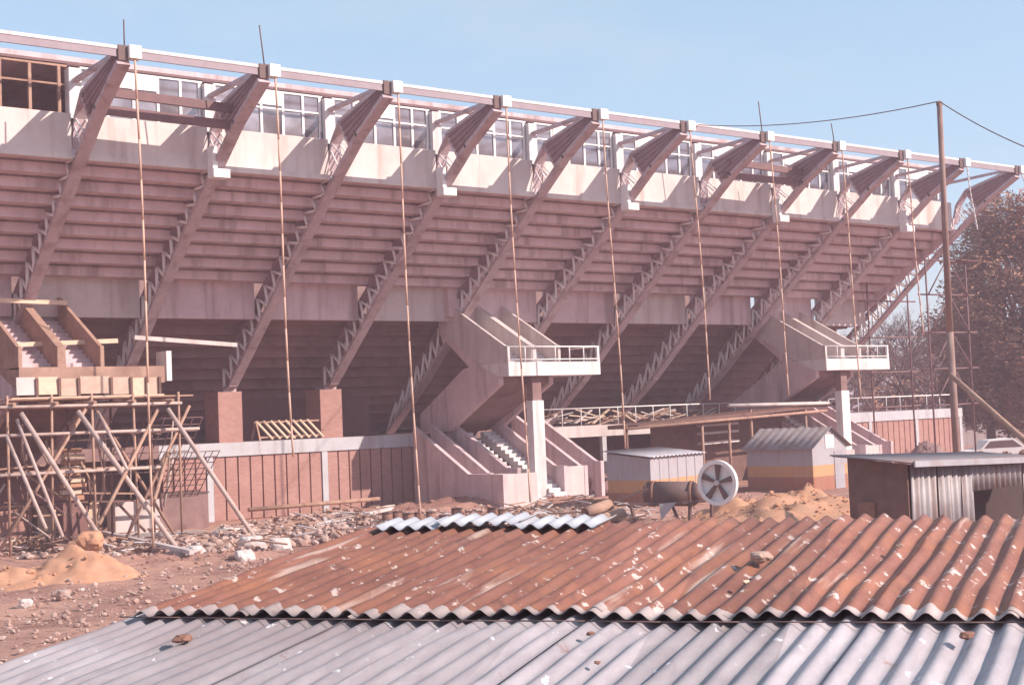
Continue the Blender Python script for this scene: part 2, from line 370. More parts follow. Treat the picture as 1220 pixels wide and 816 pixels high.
# podium under the stand and its outer walls
PT = 3.25
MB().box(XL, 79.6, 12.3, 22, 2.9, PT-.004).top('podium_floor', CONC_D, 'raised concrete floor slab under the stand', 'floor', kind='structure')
def wall_part(x0, x1, posts, brick, label):
    t = thing('podium_wall', ((x0+x1)/2, 12.1, 0), label, 'wall', 'outer walls of the podium')
    MB().box(x0, x1, 11.95, 12.28, 2.68, PT).build('coping_beam', COPE if brick else CONC_L, t)
    for p in posts: MB().box(p-.14, p+.14, 11.97, 12.2, 0, 2.676).build('post', COPE, t)
    if brick:
        e = [x0]+posts+[x1]
        for a, b in zip(e, e[1:]):
            a += .145; b -= .145; k = max(1, round((b-a)/.55)); wd = (b-a)/k; mb = MB()
            for i in range(k): mb.box(a+i*wd+.035, a+(i+1)*wd-.035, 12.03, 12.15, 0, 2.67)
            mb.build('brick_panel', BRICK, t)
        MB().box(x0, x1, 12.155, 12.3, 0, 2.67).build('joint_backing', BLACKGAP, t)
    else:
        MB().box(x0, x1, 14.2, 14.4, 0, 2.89).build('cellar_wall', CONC_D, t)
    return t
wall_part(24.3, 37.4, [26.55, 32.05], True, 'pink brick podium wall with pale beam left of the central stair')
wall_part(45.2, 58.6, [48.5, 54], False, 'open podium edge beam with dark void between the stairs')
wall_part(65.5, 79.4, [70, 74.6, 79.2], True, 'brick podium wall with railing at the far right end')
def rail(x0, x1, label, z=4.13, step=1.25):
    t = thing('railing', (x0, 12.1, PT), label, 'railing', 'railings along the podium edge')
    MB().tube((x0, 12.1, z), (x1, 12.1, z), .035).build('handrail', WHITE, t)
    k = int((x1-x0)/step)
    for i in range(k+1): MB().tube((x0+i*(x1-x0)/k, 12.1, PT-.02), (x0+i*(x1-x0)/k, 12.1, z), .025).build('baluster', WHITE, t)
MB().box(XL, 24.2, 15.2, 15.4, 0, 2.89).top('cellar_wall', CONC_D, 'dark wall in the void behind the left scaffold', 'wall')  # shade of the void put into the wall's dark colour
MB().box(XL, 24.29, 11.95, 12.28, 2.75, PT).top('edge_beam', CONC_D, 'dark podium edge beam behind the left scaffold', 'beam')  # beam coloured dark to carry the shade behind the scaffold
rail(44.6, 58.4, 'thin white railing on the podium edge behind the small huts')
rail(66.4, 78.6, 'white railing above the brick wall at the far right')
for X, lab in ((28.13, 'pink brick pier under the truss foot, left of the two'), (33.13, 'pink brick pier under the truss foot, right of the two behind the slatted frame')):
    t = thing('brick_pier', (X, 13.6, PT), lab, 'pier', 'brick piers carrying the trusses')
    MB().box(X-.62, X+.5, 13.0, 14.3, PT-.05, 5.42).build('shaft', BRICK, t)
    MB().box(X-.3, X+.3, 13.1, 14.0, 5.42, 5.55).build('bearing_plate', STEEL, t)
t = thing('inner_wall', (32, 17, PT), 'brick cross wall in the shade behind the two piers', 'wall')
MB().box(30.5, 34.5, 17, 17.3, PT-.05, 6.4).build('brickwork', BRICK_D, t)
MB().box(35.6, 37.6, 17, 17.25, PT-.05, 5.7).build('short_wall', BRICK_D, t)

# ================================================================== STAIR TOWERS
def flight(x0, x1, y0, z0, y1, z1, n, thick=.22):
    mb = MB(); dy, dz = (y1-y0)/n, (z1-z0)/n
    pts = [(y0, z0)]
    for i in range(n): pts += [(y0+i*dy, z0+(i+1)*dz), (y0+(i+1)*dy, z0+(i+1)*dz)]
    pts += [(y1, z1-thick-.1), (y0+.3*(1 if dy > 0 else -1), z0-.02)]
    return mb.prism(pts, x0, x1)
def slab_wall(pts, x0, x1): return MB().prism(pts, x0, x1)
def stair(x, label, finished=True):
    """x = left side of the landing"""
    t = thing('stair_tower', (x+2.7, 8, 0), label, 'stair', 'external stair towers of the stand')
    # landing over the upper flights
    MB().box(x, x+5.4, 6.95, 9.2, 5.66, 6.27).build('landing', CONC_W if finished else FORM, t)
    # upper flights going up into the stand between three sloping walls
    for a, b in ((x+.14, x+1.42), (x+1.74, x+3.0)):
        flight(a, b, 7.75, 6.275, 12.2, 8.6, 13).build('flight', CONC_W if finished else CONC, t)
    for a, w_ in ((x, .13), (x+1.43, .3), (x+3.01, .14)):
        slab_wall([(6.98, 6.2), (6.98, 6.98), (7.2, 7.02), (11.6, 9.36), (12.2, 9.36), (12.2, 8.1), (9.2, 6.3)] if a == x else
                  [(7.1, 6.2), (7.1, 7.02), (7.25, 7.05), (11.6, 9.36), (12.2, 9.36), (12.2, 8.1), (9.2, 6.3)], a, a+w_).build('stringer_wall', CONC_L if finished else FORM, t)
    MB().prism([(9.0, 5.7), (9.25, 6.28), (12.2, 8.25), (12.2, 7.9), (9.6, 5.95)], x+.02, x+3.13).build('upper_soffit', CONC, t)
    MB().box(x-.3, x+.36, 10.9, 11.6, 8.6, 10.85).build('head_pier', CONC, t)
    # lower scissor flight from the podium out to the landing
    MB().prism([(14.0, 3.3), (14.0, 4.15), (10.3, 6.15), (9.21, 6.27), (7.7, 5.65), (7.7, 5.3), (10.4, 3.95), (11.6, 3.3)], x-.02, x+.26).build('side_wall', CONC, t)
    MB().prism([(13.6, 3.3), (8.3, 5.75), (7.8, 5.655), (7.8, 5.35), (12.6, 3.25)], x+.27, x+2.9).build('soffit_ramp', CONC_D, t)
    MB().prism([(14.0, 3.3), (14.0, 4.15), (10.3, 6.1), (9.21, 6.2), (7.7, 5.65), (7.7, 5.3), (10.4, 3.95), (11.6, 3.3)], x+2.91, x+3.15).build('side_wall', CONC, t)
    # landing railing
    if not finished: return t
    rl = MB(); z0, z1 = 6.27, 6.96
    rl.tube((x+.03, 7.0, z1), (x+5.35, 7.0, z1), .032).tube((x+5.35, 7.0, z1), (x+5.35, 9.1, z1), .032)
    rl.tube((x+.03, 7.0, z0+.12), (x+5.35, 7.0, z0+.12), .025)
    rail_o = rl.build('railing', WHITE, t)
    for u in (.03, 1.0, 2.75, 3.6, 4.45):
        MB().tube((x+u, 7.0, z0), (x+u, 7.0, z1), .027).build('baluster', WHITE, rail_o)
    MB().box(x+5.28, x+5.39, 6.97, 7.08, z0, z1+.03).build('corner_post', WHITE, rail_o)
    if not finished: return t
    # supporting column
    MB().box(x+1.55, x+2.2, 7.3, 7.75, -.3, 4.55).build('column', CONC_W, t)
    MB().box(x+1.62, x+2.13, 7.35, 7.72, 4.55, 5.655).build('column_head', CONC_D, t)
    # ground flights and their walls
    for a, b in ((x+.55, x+1.54), (x+2.21, x+2.95)):
        flight(a, b, 6.55, 0.05, 12.2, 3.2, 18, .3).build('flight', CONC_W, t)
    def low(a, w_, zt=1.45, y0=7.0, yk=8.2, m_=CONC):
        return slab_wall([(y0, -.3), (y0, zt), (yk, zt), (12.3, zt+.52*(12.3-yk)), (12.3, -.3)], a, a+w_).build('stringer_wall', m_, t)
    low(x-1.6, .2, 1.42, 5.6, 8.1); low(x-.62, .2, 1.42, 7.8, 8.0); low(x+.3, .2, 1.6, 7.0, 7.8)
    MB().box(x-1.39, x+.29, 5.62, 5.84, -.3, 1.415).box(x-1.39, x-.63, 5.84, 7.0, 1.2, 1.41).build('front_wall', CONC_L, t)
    low(x+2.98, .2, 1.55, 7.0, 7.7); low(x+4.2, .2, 1.5, 7.0, 7.4); low(x+5.2, .2, 1.66, 7.0, 7.4)
    MB().box(x+3.19, x+4.19, 7.02, 7.25, -.3, 1.5).build('front_wall', CONC_L, t)
    return t
SX = 38.58
def nearer(t):
    k = .978; t.location = CP+(t.location-CP)*k; t.scale = (k, k, k); t.location.z = .07; return t
st = stair(SX, 'central concrete stair tower with white railed landing and column'); SL = st.location.copy()
nearer(dup(st, (21.55, 0, 0), 'farther stair tower on the right, partly hidden by the gabled hut'))
nearer(stair(SX-21.6, 'left stair tower still wrapped in scaffolding and timber formwork', False)); nearer(st)
# wings of wall behind the stairs
# ================================================================== ROPES
ends = {0: 0.2, 1: 2.8, 2: .25, 3: .6, 4: 2.4, 5: 4.2, 6: 4.3, 7: 4.0, 8: 7.0, 9: 12.4, 10: 14.6}
lab = {0: 'long rope hanging in front of the scaffolded stair', 1: 'rope hanging past the slatted frame on the podium',
       2: 'rope reaching the ground left of the central stair box', 3: 'rope crossing the left edge of the central landing',
       4: 'rope passing the right corner of the central landing', 5: 'rope ending at the timber shelter roof, left of two there',
       6: 'rope hanging above the gabled hut left of the far stair', 7: 'rope crossing the far stair landing',
       8: 'rope hanging over the last lit bay of steps', 9: 'short pale rope right behind the tall wooden pole',
       10: 'shortest pale rope on the outermost roof tip'}
for n in range(11):
    x = Xn(n)+.35; pts = []
    for i in range(13):
        k = i/12; z = 15.7*(1-k)+ends[n]*k
        pts.append((x+.1*k+.05*math.sin(k*5+n), -.1-.3*k, z))
    MB().path(pts, .036, 6).top('hanging_rope', ROPE if n < 9 else CONC_W, lab[n], 'rope', 'ropes hanging from the roof tips')
# brown steel beams lying across the trusses
def lay_beam(p, q, label, w_=.16, h=.3, material=OXIDE):
    MB().beam(p, q, w_, h).top('steel_beam', material, label, 'beam', 'brown beams lying across the trusses')
lay_beam(at(122, 109, 2.0), at(286, 131, 2.0), 'upper brown beam across the two leftmost trusses')
lay_beam(at(106, 129, 2.2), at(286, 151, 2.2), 'lower brown beam across the two leftmost trusses')
lay_beam(at(868, 193, 1.9), at(958, 206, 1.9), 'upper brown beam across the trusses above the far stair')
lay_beam(at(862, 208, 2.1), at(962, 219, 2.1), 'lower brown beam across the trusses above the far stair')

# ================================================================== LEFT SCAFFOLD AND FORMWORK
sc = thing('scaffold', (18.5, 5, 0), 'timber pole scaffold around the unfinished left stair', 'scaffold')
for y in (4.0, 6.3):
    for z in (4.8, 3.88, 2.6):
        MB().tube((13.5, y, z+.02), (22.0-(z < 3)*1.0+random.uniform(-.4, .4), y, z), .055).build('ledger', PROP if y < 5 else TIMBER, sc)  # front ledgers take the paler lit tone, rear ones plain timber
    for x in (14.2, 15.6, 17.0, 18.5, 20.0, 21.6):
        MB().tube((x, y+.15, -.1), (x+random.uniform(-.1, .1), y+.15, 5.2), .045).build('standard', TIMBER_D if y > 5 else TIMBER, sc)
for x in (14.4, 15.7, 17.1, 18.4, 19.8, 21.2):
    MB().tube((x, 3.7, 4.9), (x+.1, 9, 4.95), .06).build('transom', TIMBER, sc)
for y in (4.2, 4.6, 5.0, 5.4, 5.8): MB().box(13.5, 22.2, y, y+.3, 5.0+.01*y, 5.05+.01*y).build('deck_board', TIMBER, sc)
for a, b in (((15.2, 4, .2), (18.2, 4, 4.7)), ((19.5, 4.1, .2), (22, 4.1, 4.7)), ((21.4, 4.2, .1), (18.6, 4.2, 4.7)), ((16, 6.4, .1), (14, 6.4, 4.6))):
    MB().tube(a, b, .055).build('brace', TIMBER, sc)
for i in range(46):
    x = random.uniform(13.6, 22.6); y = random.uniform(5.5, 9.5); z = random.uniform(.1, 3.2); d = Vector((random.uniform(-1, 1)*random.choice((.2, 1.3)), random.uniform(-.6, .6), random.uniform(.8, 2.4)))
    MB().tube((x, y, z), Vector((x, y, z))+d, random.choice((.03, .04, .05))).build('inner_pole', random.choice((TIMBER, TIMBER_D, TIMBER_D, PROP, OXIDE)), sc)
for i in range(14):
    x = random.uniform(13.4, 20); z = random.uniform(.4, 4.6); y = random.uniform(5, 9)
    MB().obox((x+1, y, z), (random.uniform(1.2, 3), .16, .06), random.uniform(-.2, .2), 0, random.uniform(-.08, .08)).build('loose_plank', random.choice((TIMBER, TIMBER_D, TIMBER_L)), sc)
for x in (16.0, 18.0, 20.2):                         # brick stacks and piers inside
    pass
props = [((25, 492), (130, 657), .085, 'leftmost thick pole propping the scaffold'), ((93, 490), (212, 655), .085, 'middle thick pole propping the scaffold'),
         ((200, 487), (308, 647), .08, 'rightmost thick pole propping the scaffold'), ((20, 500), (75, 640), .055, 'thin short prop at the far left of the scaffold'),
         ((8, 520), (55, 630), .06, 'thin crooked prop at the far left edge'), ((118, 493), (152, 560), .055, 'thin prop behind the middle thick pole'),
         ((188, 488), (118, 625), .06, 'orange pole leaning the other way across the scaffold'), ((200, 540), (184, 596), .06, 'short orange strut above the dark block')]
for (a, b, r, l) in props:
    A = at(*a, 3.8); B = at(*b, .9) if b[1] < 650 else gd(*b)
    MB().tube(A, B, r).top('timber_prop', TIMBER if 'orange' in l else PROP, l, 'prop', 'poles propping the scaffold')
fw = thing('formwork', (19.5, 6.8, 5), 'row of pale formwork boards along the unfinished landing edge', 'formwork')
x = 16.75
for wd in (.75, .8, .7, 1.2, .75, .6, .5):
    MB().obox((x+wd/2, 6.8, 5.55+random.uniform(-.05, .05)), (wd-.1, .06, .62), 0, random.uniform(-.06, .06)).build('board', random.choice((FWB, FWB, TIMBER_L, CONC_L)), fw)
    MB().obox((x+wd, 6.74, 5.4), (.09, .09, .9)).build('stud', TIMBER_D, fw); x += wd
MB().beam((16.6, 6.75, 5.12), (22.2, 6.75, 5.14), .12, .14).build('waler', TIMBER_L, fw)
for a, b, l in (((-20, 357, 9), (80, 361, 9), 'upper pale board lying across the left stair walls'), ((14, 411, 7.5), (140, 406, 7.5), 'lower pale board lying across the left stair walls'),
                ((160, 402, 8), (282, 411, 8), 'thin board running right from the left stair to a truss')):
    MB().beam(at(*a), at(*b), .1, .16).top('plank', TIMBER_L if 'pale' in l else CONC_L, l, 'plank', 'boards across the left stair')
A = at(198, 418, 6.5)
MB().box(A.x, A.x+.2, 6.5, 7.4, A.z-1.1, A.z).top('concrete_post', CONC_W, 'short white lit post at the right end of the left landing', 'post')
for (a, b, c, d, l, m_) in ((45, 118, 602, 640, 'cream block at the scaffold foot, left of two', BRICK), (137, 190, 598, 628, 'cream block at the scaffold foot, right of two', CONC_L), (-30, 38, 606, 640, 'brick stub at the left picture edge', BRICK)):
    P = at(a, c, 8.5); Q = at(b, c, 8.5)
    MB().box(P.x, Q.x, 8.5, 9.3, -.1, P.z).top('base_block', TIMBER_L if m_ is not CONC_L and 'cream' in l else m_, l, 'block', 'blocks at the scaffold foot')
P = at(190, 590, 9.0); Q = at(248, 590, 9.0)
bx = thing('steel_tank', (P.x, 9, 0), 'dark open steel tank at the foot of the brick wall', 'tank')
MB().box(P.x, Q.x, 9.0, 10.4, -.1, P.z-.03).build('shell', CONC_D, bx); MB().box(P.x-.04, Q.x+.04, 8.96, 10.44, P.z-.025, P.z+.03).build('rim', IRON, bx)
for k, (a, b, c_, d_, l) in enumerate(((150, 500, 215, 560, 'sagging rebar mesh hanging on the scaffold end'), (196, 540, 235, 590, 'rebar mesh leaning on the brick wall above the tank'))):
    P = at(a, b, 5.5); Q = at(c_, d_, 7.5); mb = MB()
    for i in range(9):
        u = i/8
        mb.tube(P.lerp(Vector((Q.x, P.y, P.z)), u), Vector((P.x, Q.y, Q.z)).lerp(Q, u), .018, None, 5)
        mb.tube(P.lerp(Vector((P.x, Q.y, Q.z)), u), Vector((Q.x, P.y, P.z)).lerp(Q, u), .018, None, 5)
    mb.top('rebar_mesh', OXIDE, l, 'mesh', 'rebar mats by the scaffold')
# slatted frame on the podium
P = at(310, 522, 12.2); sf = thing('timber_rack', (P.x, 12.5, PT), 'pale slatted timber rack leaning on the podium edge between the piers', 'frame')
for i in range(8):
    x = P.x+.4+i*.36
    MB().beam((x+.2, 12.2, PT+.06), (x-.28, 12.75, PT+.85), .22, .05).build('slat', TIMBER_L, sf)
for z, y in ((PT+.8, 12.72), (PT+.15, 12.3)): MB().beam((P.x, y, z), (P.x+3.2, y, z), .07, .07).build('bearer', TIMBER, sf)
for y in (12.2, 13.0): MB().beam((P.x, y, PT), (P.x+.1, 12.72, PT+.85), .07, .07).build('leg', TIMBER, sf)
MB().tube(at(296, 607, 11.3), at(452, 594, 11.3), .09).top('long_pipe', TIMBER, 'long pinkish pipe lying along the foot of the brick wall', 'pipe')
MB().tube(at(330, 622, 9.5), at(470, 602, 9.5), .05).top('thin_pipe', CONC_L, 'thin pale pipe lying on the rubble before the brick wall', 'pipe')

# ================================================================== HUTS
def corr_sheet(mb, o, u, v, lu, lv, pitch=.18, amp=.03, ph=0., thick=.006):
    """corrugated sheet: waves run along v, step across u"""
    o, u, v = Vector(o), Vector(u).normalized(), Vector(v).normalized(); nrm = u.cross(v).normalized()
    k = max(4, int(lu/pitch*8)); top = []; bot = []
    for i in range(k+1):
        s = lu*i/k; h = amp*math.sin(2*math.pi*s/pitch+ph); p = o+u*s+nrm*h
        top += [p, p+v*lv]; bot += [p-nrm*thick, p+v*lv-nrm*thick]
    n = len(top)
    fs = [(2*i, 2*i+2, 2*i+3, 2*i+1) for i in range(k)] + [(n+2*i+1, n+2*i+3, n+2*i+2, n+2*i) for i in range(k)]
    fs += [(2*i, n+2*i, n+2*i+2, 2*i+2) for i in range(k)] + [(2*i+1, 2*i+3, n+2*i+3, n+2*i+1) for i in range(k)]
    fs += [(0, 1, n+1, n), (2*k, n+2*k, n+2*k+1, 2*k+1)]
    return mb.add(top+bot, fs, True)
BAND_C = [(.37, .345, .375), (.52, .28, .14), (.34, .14, .09)]
def band_mat(z1, z2):                                # painted sheet wall: white over orange over brown
    mt, nt, b = base_mat('banded_paint', .7)
    p = pos(nt); s = N(nt, 'ShaderNodeSeparateXYZ'); nt.links.new(p, s.inputs[0])
    def step(z):
        a = N(nt, 'ShaderNodeMath', operation='GREATER_THAN'); a.inputs[1].default_value = z; nt.links.new(s.outputs[2], a.inputs[0]); return a.outputs[0]
    c = mix(nt, step(z2), BAND_C[1], BAND_C[0]); c = mix(nt, step(z1), BAND_C[2], c)
    n = noise_n(nt, mapped(nt, p, (3, 3, .5)), 2, 5); c = mix(nt, ramp(nt, n, [(.5, 0.), (.75, .7)]), c, (.33, .22, .19))
    nt.links.new(c, b.inputs['Base Color']); return mt
BAND = band_mat(.62, 1.12)
def hut(c, ang, fw_, dp, h0, h1, label, gable=False):
    """c = near front-left corner on the ground; fw_ = width along the front, dp = depth"""
    t = thing('site_hut', c, label, 'hut', 'painted site huts')
    R3 = Matrix.Rotation(ang, 3, 'Z'); c = Vector(c)
    T = lambda x, y, z: c + R3 @ Vector((x, y, z))
    def q(name, pts, m_, th):
        mb = MB(); a, b_, d = [Vector(p) for p in (pts[0], pts[1], pts[2])]; nn = (b_-a).cross(d-a).normalized()*th
        n = len(pts); mb.add([Vector(p) for p in pts]+[Vector(p)-nn for p in pts], [tuple(range(n)), tuple(range(2*n-1, n-1, -1))]+[(i, n+i, n+(i+1) % n, (i+1) % n) for i in range(n)])
        return mb.build(name, m_, t)
    if not gable:
        q('front_wall', [T(0, 0, -.1), T(fw_, 0, -.1), T(fw_, 0, h0), T(0, 0, h0)], BAND, .05)
        q('side_wall', [T(0, dp, -.1), T(0, .06, -.1), T(0, .06, h0), T(0, dp, h1)], BAND, .05)
        q('side_wall', [T(fw_, .06, -.1), T(fw_, dp, -.1), T(fw_, dp, h1), T(fw_, .06, h0)], BAND, .05)
        q('rear_wall', [T(fw_-.06, dp, -.1), T(.06, dp, -.1), T(.06, dp, h1), T(fw_-.06, dp, h1)], BAND, .05)
        d = T(0, dp+.2, h1+.03)-T(0, -.15, h0-.02); mb = MB()
        corr_sheet(mb, T(-.15, -.15, h0+.05), T(1, 0, 0)-T(0, 0, 0), d, fw_+.3, d.length, .3, .025); mb.build('roof', GALV, t)
        for i in range(1, 6):
            MB().beam(T(fw_*i/6, -.01, 0), T(fw_*i/6, -.01, h0-.02), .03, .02, (0, 1, 0)).build('wall_batten', GALV, t)
    else:                                            # ridge runs along x (front is the long eave side)
        m_ = dp/2
        q('eave_wall', [T(0, dp, -.1), T(0, 0, -.1), T(0, 0, h0), T(0, dp, h0)], BAND, .05)
        q('gable_wall', [T(.06, 0, -.1), T(fw_, 0, -.1), T(fw_, 0, h0), T(fw_/2, 0, h1), T(.06, 0, h0)], BAND, .05)
        q('gable_wall', [T(fw_, dp, -.1), T(.06, dp, -.1), T(.06, dp, h0), T(fw_/2, dp, h1), T(fw_, dp, h0)], BAND, .05)
        q('eave_wall', [T(fw_, .06, -.1), T(fw_, dp-.06, -.1), T(fw_, dp-.06, h0), T(fw_, .06, h0)], BAND, .05)
        for s in (0, 1):
            a = T(-.25 if not s else fw_+.25, dp+.2, h0-.08) if not s else T(fw_+.25, -.2, h0-.08)
            d = (T(fw_/2, 0, h1+.06)-T(-.25 if not s else fw_+.25, 0, h0-.08)); mb = MB()
            u = (T(0, -1, 0) if not s else T(0, 1, 0))-T(0, 0, 0)
            corr_sheet(mb, a, u, d, dp+.4, d.length, .42, .016); mb.build('roof', GALV_S, t)
        q('hatch', [T(fw_/2-.35, -.03, h0-.1), T(fw_/2+.35, -.03, h0-.1), T(fw_/2+.35, -.03, h0+.5), T(fw_/2-.35, -.03, h0+.5)], WHITE, .02)
        q('door', [T(fw_*.62, -.03, 0), T(fw_*.9, -.03, 0), T(fw_*.9, -.03, 1.7), T(fw_*.62, -.03, 1.7)], GALV, .02)
    return t
g1 = gd(777, 606); hut((g1.x, g1.y, 0), math.radians(14), 4.1, 2.05, 1.98, 2.2, 'small painted hut with flat tin roof behind the spoked wheel')
g2 = gd(970, 585); hut((g2.x, g2.y, 0), math.radians(8), 2.9, 3.5, 1.95, 2.75, 'gabled painted hut with ribbed tin roof right of the wheel', True)

# right hand tin shed
ts = thing('tin_shed', (30, -22, 0), 'low shed clad in ragged corrugated sheets behind the rusty roof', 'shed')
K = atD(1080, 553, 32.5); F_ = Vector((1, .10, 0)).normalized(); L_ = Vector((-.12, 1, 0)).normalized()
wl = 1.55; wf = 6.5
def TS(a, b, z): return Vector((K.x, K.y, 0)) + F_*a + L_*b + Vector((0, 0, z))
zt = K.z
mb = MB(); mb.add([TS(0, 0, -.1), TS(0, wl, -.1), TS(0, wl, zt+.16), TS(0, 0, zt), TS(.05, 0, -.1), TS(.05, wl, -.1), TS(.05, wl, zt+.16), TS(.05, 0, zt)],
                  [(0, 1, 2, 3), (7, 6, 5, 4), (0, 4, 5, 1), (1, 5, 6, 2), (2, 6, 7, 3), (3, 7, 4, 0)]); mb.build('side_wall', TIMBER_D, ts)
mb = MB(); mb.box(0, 0, 0, 0, 0, 0); mb = MB()
mb.add([TS(-.02, .85, 0), TS(-.02, 1.3, 0), TS(-.02, 1.3, 1.5), TS(-.02, .85, 1.5), TS(-.06, .85, 0), TS(-.06, 1.3, 0), TS(-.06, 1.3, 1.5), TS(-.06, .85, 1.5)], [(0, 1, 2, 3), (7, 6, 5, 4), (0, 4, 5, 1), (1, 5, 6, 2), (2, 6, 7, 3), (3, 7, 4, 0)]); mb.build('brown_board', RUSTDRUM, ts)
for a, wd, z0, z1 in ((.03, .34, 0, zt), (.4, .85, 0, zt-.02), (1.22, .6, 0, zt-.05), (1.8, .55, 0, zt-.08), (2.32, .5, 0, zt-.09), (2.8, 2.6, zt-.8, zt-.12), (5.4, 1.0, 0, zt-.2)):
    mb = MB(); corr_sheet(mb, TS(a, -.03-.02*random.random(), z0), F_, Vector((random.uniform(-.02, .02), 0, 1)), wd, z1-z0, .27, .045, random.random()*6); mb.build('corrugated_sheet', GALV_S, ts)
mb = MB(); mb.beam(TS(.08, 1.2, zt/2-.06), TS(wf+4, 1.2, zt/2-.3), .06, zt-.02); mb.build('interior_shade_sheet', BLACKGAP, ts)  # near-black sheet: the shed's inner shade put into its colour
mb = MB(); d = TS(0, wl+.25, zt+.2)-TS(0, -.35, zt+.02)
corr_sheet(mb, TS(-.35, -.35, zt+.05), F_+Vector((0, 0, -.035)), d, wf+.6, d.length, .2, .025); mb.build('roof', GALV_D, ts)
mb = MB(); mb.beam(TS(-.3, -.38, zt+.02), TS(wf, -.38, zt-.2), .04, .14); mb.build('fascia_board', GALV, ts)

# ================================================================== FOREGROUND ROOF
def rust_mat(name, rusty):
    mt, nt, b = base_mat(name, .62, .12, .35)
    mp = N(nt, 'ShaderNodeMapping'); nt.links.new(N(nt, 'ShaderNodeTexCoord').outputs['Object'], mp.inputs[0])
    mp.inputs['Rotation'].default_value = (0, 0, math.radians(62.4)); tc = mp.outputs[0]
    big = noise_n(nt, tc, .55, 5, .6); fine = noise_n(nt, mapped(nt, tc, (5, 1.0, 1)), 2.2, 7, .7, .3); sp = noise_n(nt, mapped(nt, tc, (1.5, .8, 1)), 7.5, 4, .65)
    if rusty:
        c = mix(nt, ramp(nt, fine, [(.35, 0.), (.65, 1.)]), (.21, .08, .06), (.31, .13, .095))
        c = mix(nt, ramp(nt, noise_n(nt, tc, 1.3, 6, .7), [(.5, 0.), (.66, .75)]), c, (.36, .145, .08))
        st_ = noise_n(nt, mapped(nt, tc, (7.2, .42, 1)), 1.0, 4, .55)      # sheets that kept their zinc
        c = mix(nt, ramp(nt, st_, [(.60, 0.), (.66, .8)]), c, (.52, .37, .32))
        c = mix(nt, ramp(nt, sp, [(.61, 0.), (.65, .8)]), c, (.66, .55, .51))
        m2 = N(nt, 'ShaderNodeMapping'); nt.links.new(N(nt, 'ShaderNodeTexCoord').outputs['Object'], m2.inputs[0]); m2.inputs['Rotation'].default_value = (0, 0, math.radians(56))
        se = N(nt, 'ShaderNodeSeparateXYZ'); nt.links.new(m2.outputs[0], se.inputs[0])
        ad = N(nt, 'ShaderNodeMath', operation='MULTIPLY_ADD'); nt.links.new(noise_n(nt, tc, 2.2, 4, .6), ad.inputs[0]); ad.inputs[1].default_value = .55; ad.inputs[2].default_value = -.24
        le = N(nt, 'ShaderNodeMath', operation='LESS_THAN'); nt.links.new(se.outputs[1], le.inputs[0]); nt.links.new(ad.outputs[0], le.inputs[1])
        lf = N(nt, 'ShaderNodeMath', operation='MULTIPLY'); nt.links.new(le.outputs[0], lf.inputs[0]); lf.inputs[1].default_value = .75
        c = mix(nt, lf.outputs[0], c, (.50, .43, .43))
        c = mix(nt, ramp(nt, noise_n(nt, tc, 3.1, 6, .75), [(.3, .75), (.42, 0.)]), c, (.13, .06, .05))
    else:
        c = mix(nt, ramp(nt, fine, [(.35, 0.), (.65, 1.)]), (.33, .285, .31), (.44, .39, .415))
        c = mix(nt, ramp(nt, big, [(.45, 0.), (.65, .8)]), c, (.28, .22, .23))
        c = mix(nt, ramp(nt, sp, [(.65, 0.), (.69, .85)]), c, (.78, .76, .8))
        c = mix(nt, ramp(nt, noise_n(nt, tc, 2.7, 6, .7), [(.64, 0.), (.7, .8)]), c, (.27, .14, .11))
        b.inputs['Metallic'].default_value = .2
    m3 = N(nt, 'ShaderNodeMapping'); nt.links.new(N(nt, 'ShaderNodeTexCoord').outputs['Object'], m3.inputs[0]); m3.inputs['Rotation'].default_value = (0, 0, math.radians(56))
    s3 = N(nt, 'ShaderNodeSeparateXYZ'); nt.links.new(m3.outputs[0], s3.inputs[0])
    d3 = N(nt, 'ShaderNodeMath', operation='DIVIDE'); nt.links.new(s3.outputs[0], d3.inputs[0]); d3.inputs[1].default_value = .66
    f3 = N(nt, 'ShaderNodeMath', operation='FLOOR'); nt.links.new(d3.outputs[0], f3.inputs[0])
    w3 = N(nt, 'ShaderNodeTexWhiteNoise', noise_dimensions='1D'); nt.links.new(f3.outputs[0], w3.inputs['W'])
    c = mix(nt, 1., c, ramp(nt, w3.outputs['Value'], [(0., .72), (1., 1.12)]), 'MULTIPLY')
    nt.links.new(c, b.inputs['Base Color']); bump(nt, b, noise_n(nt, tc, 14, 5, .7), .35, .01); return mt
RUST = rust_mat('rusty_corrugated_iron', True); ZINC = rust_mat('grey_corrugated_iron', False)
k = 1.08/1.25
A = CP+Vector((3.963, 9.177, -1.25))*k; B = CP+Vector((7.086, 4.5505, -1.25))*k
eU = (B-A).normalized(); rr = ray(1370, 285).normalized()
fs_ = thing('corrugated_shed', ((A.x+B.x)/2, (A.y+B.y)/2, 0), 'shed under the rusty and grey corrugated roof in the foreground', 'shed')
rr = (rr-.0*eU).normalized(); nz = eU.cross(rr).normalized()
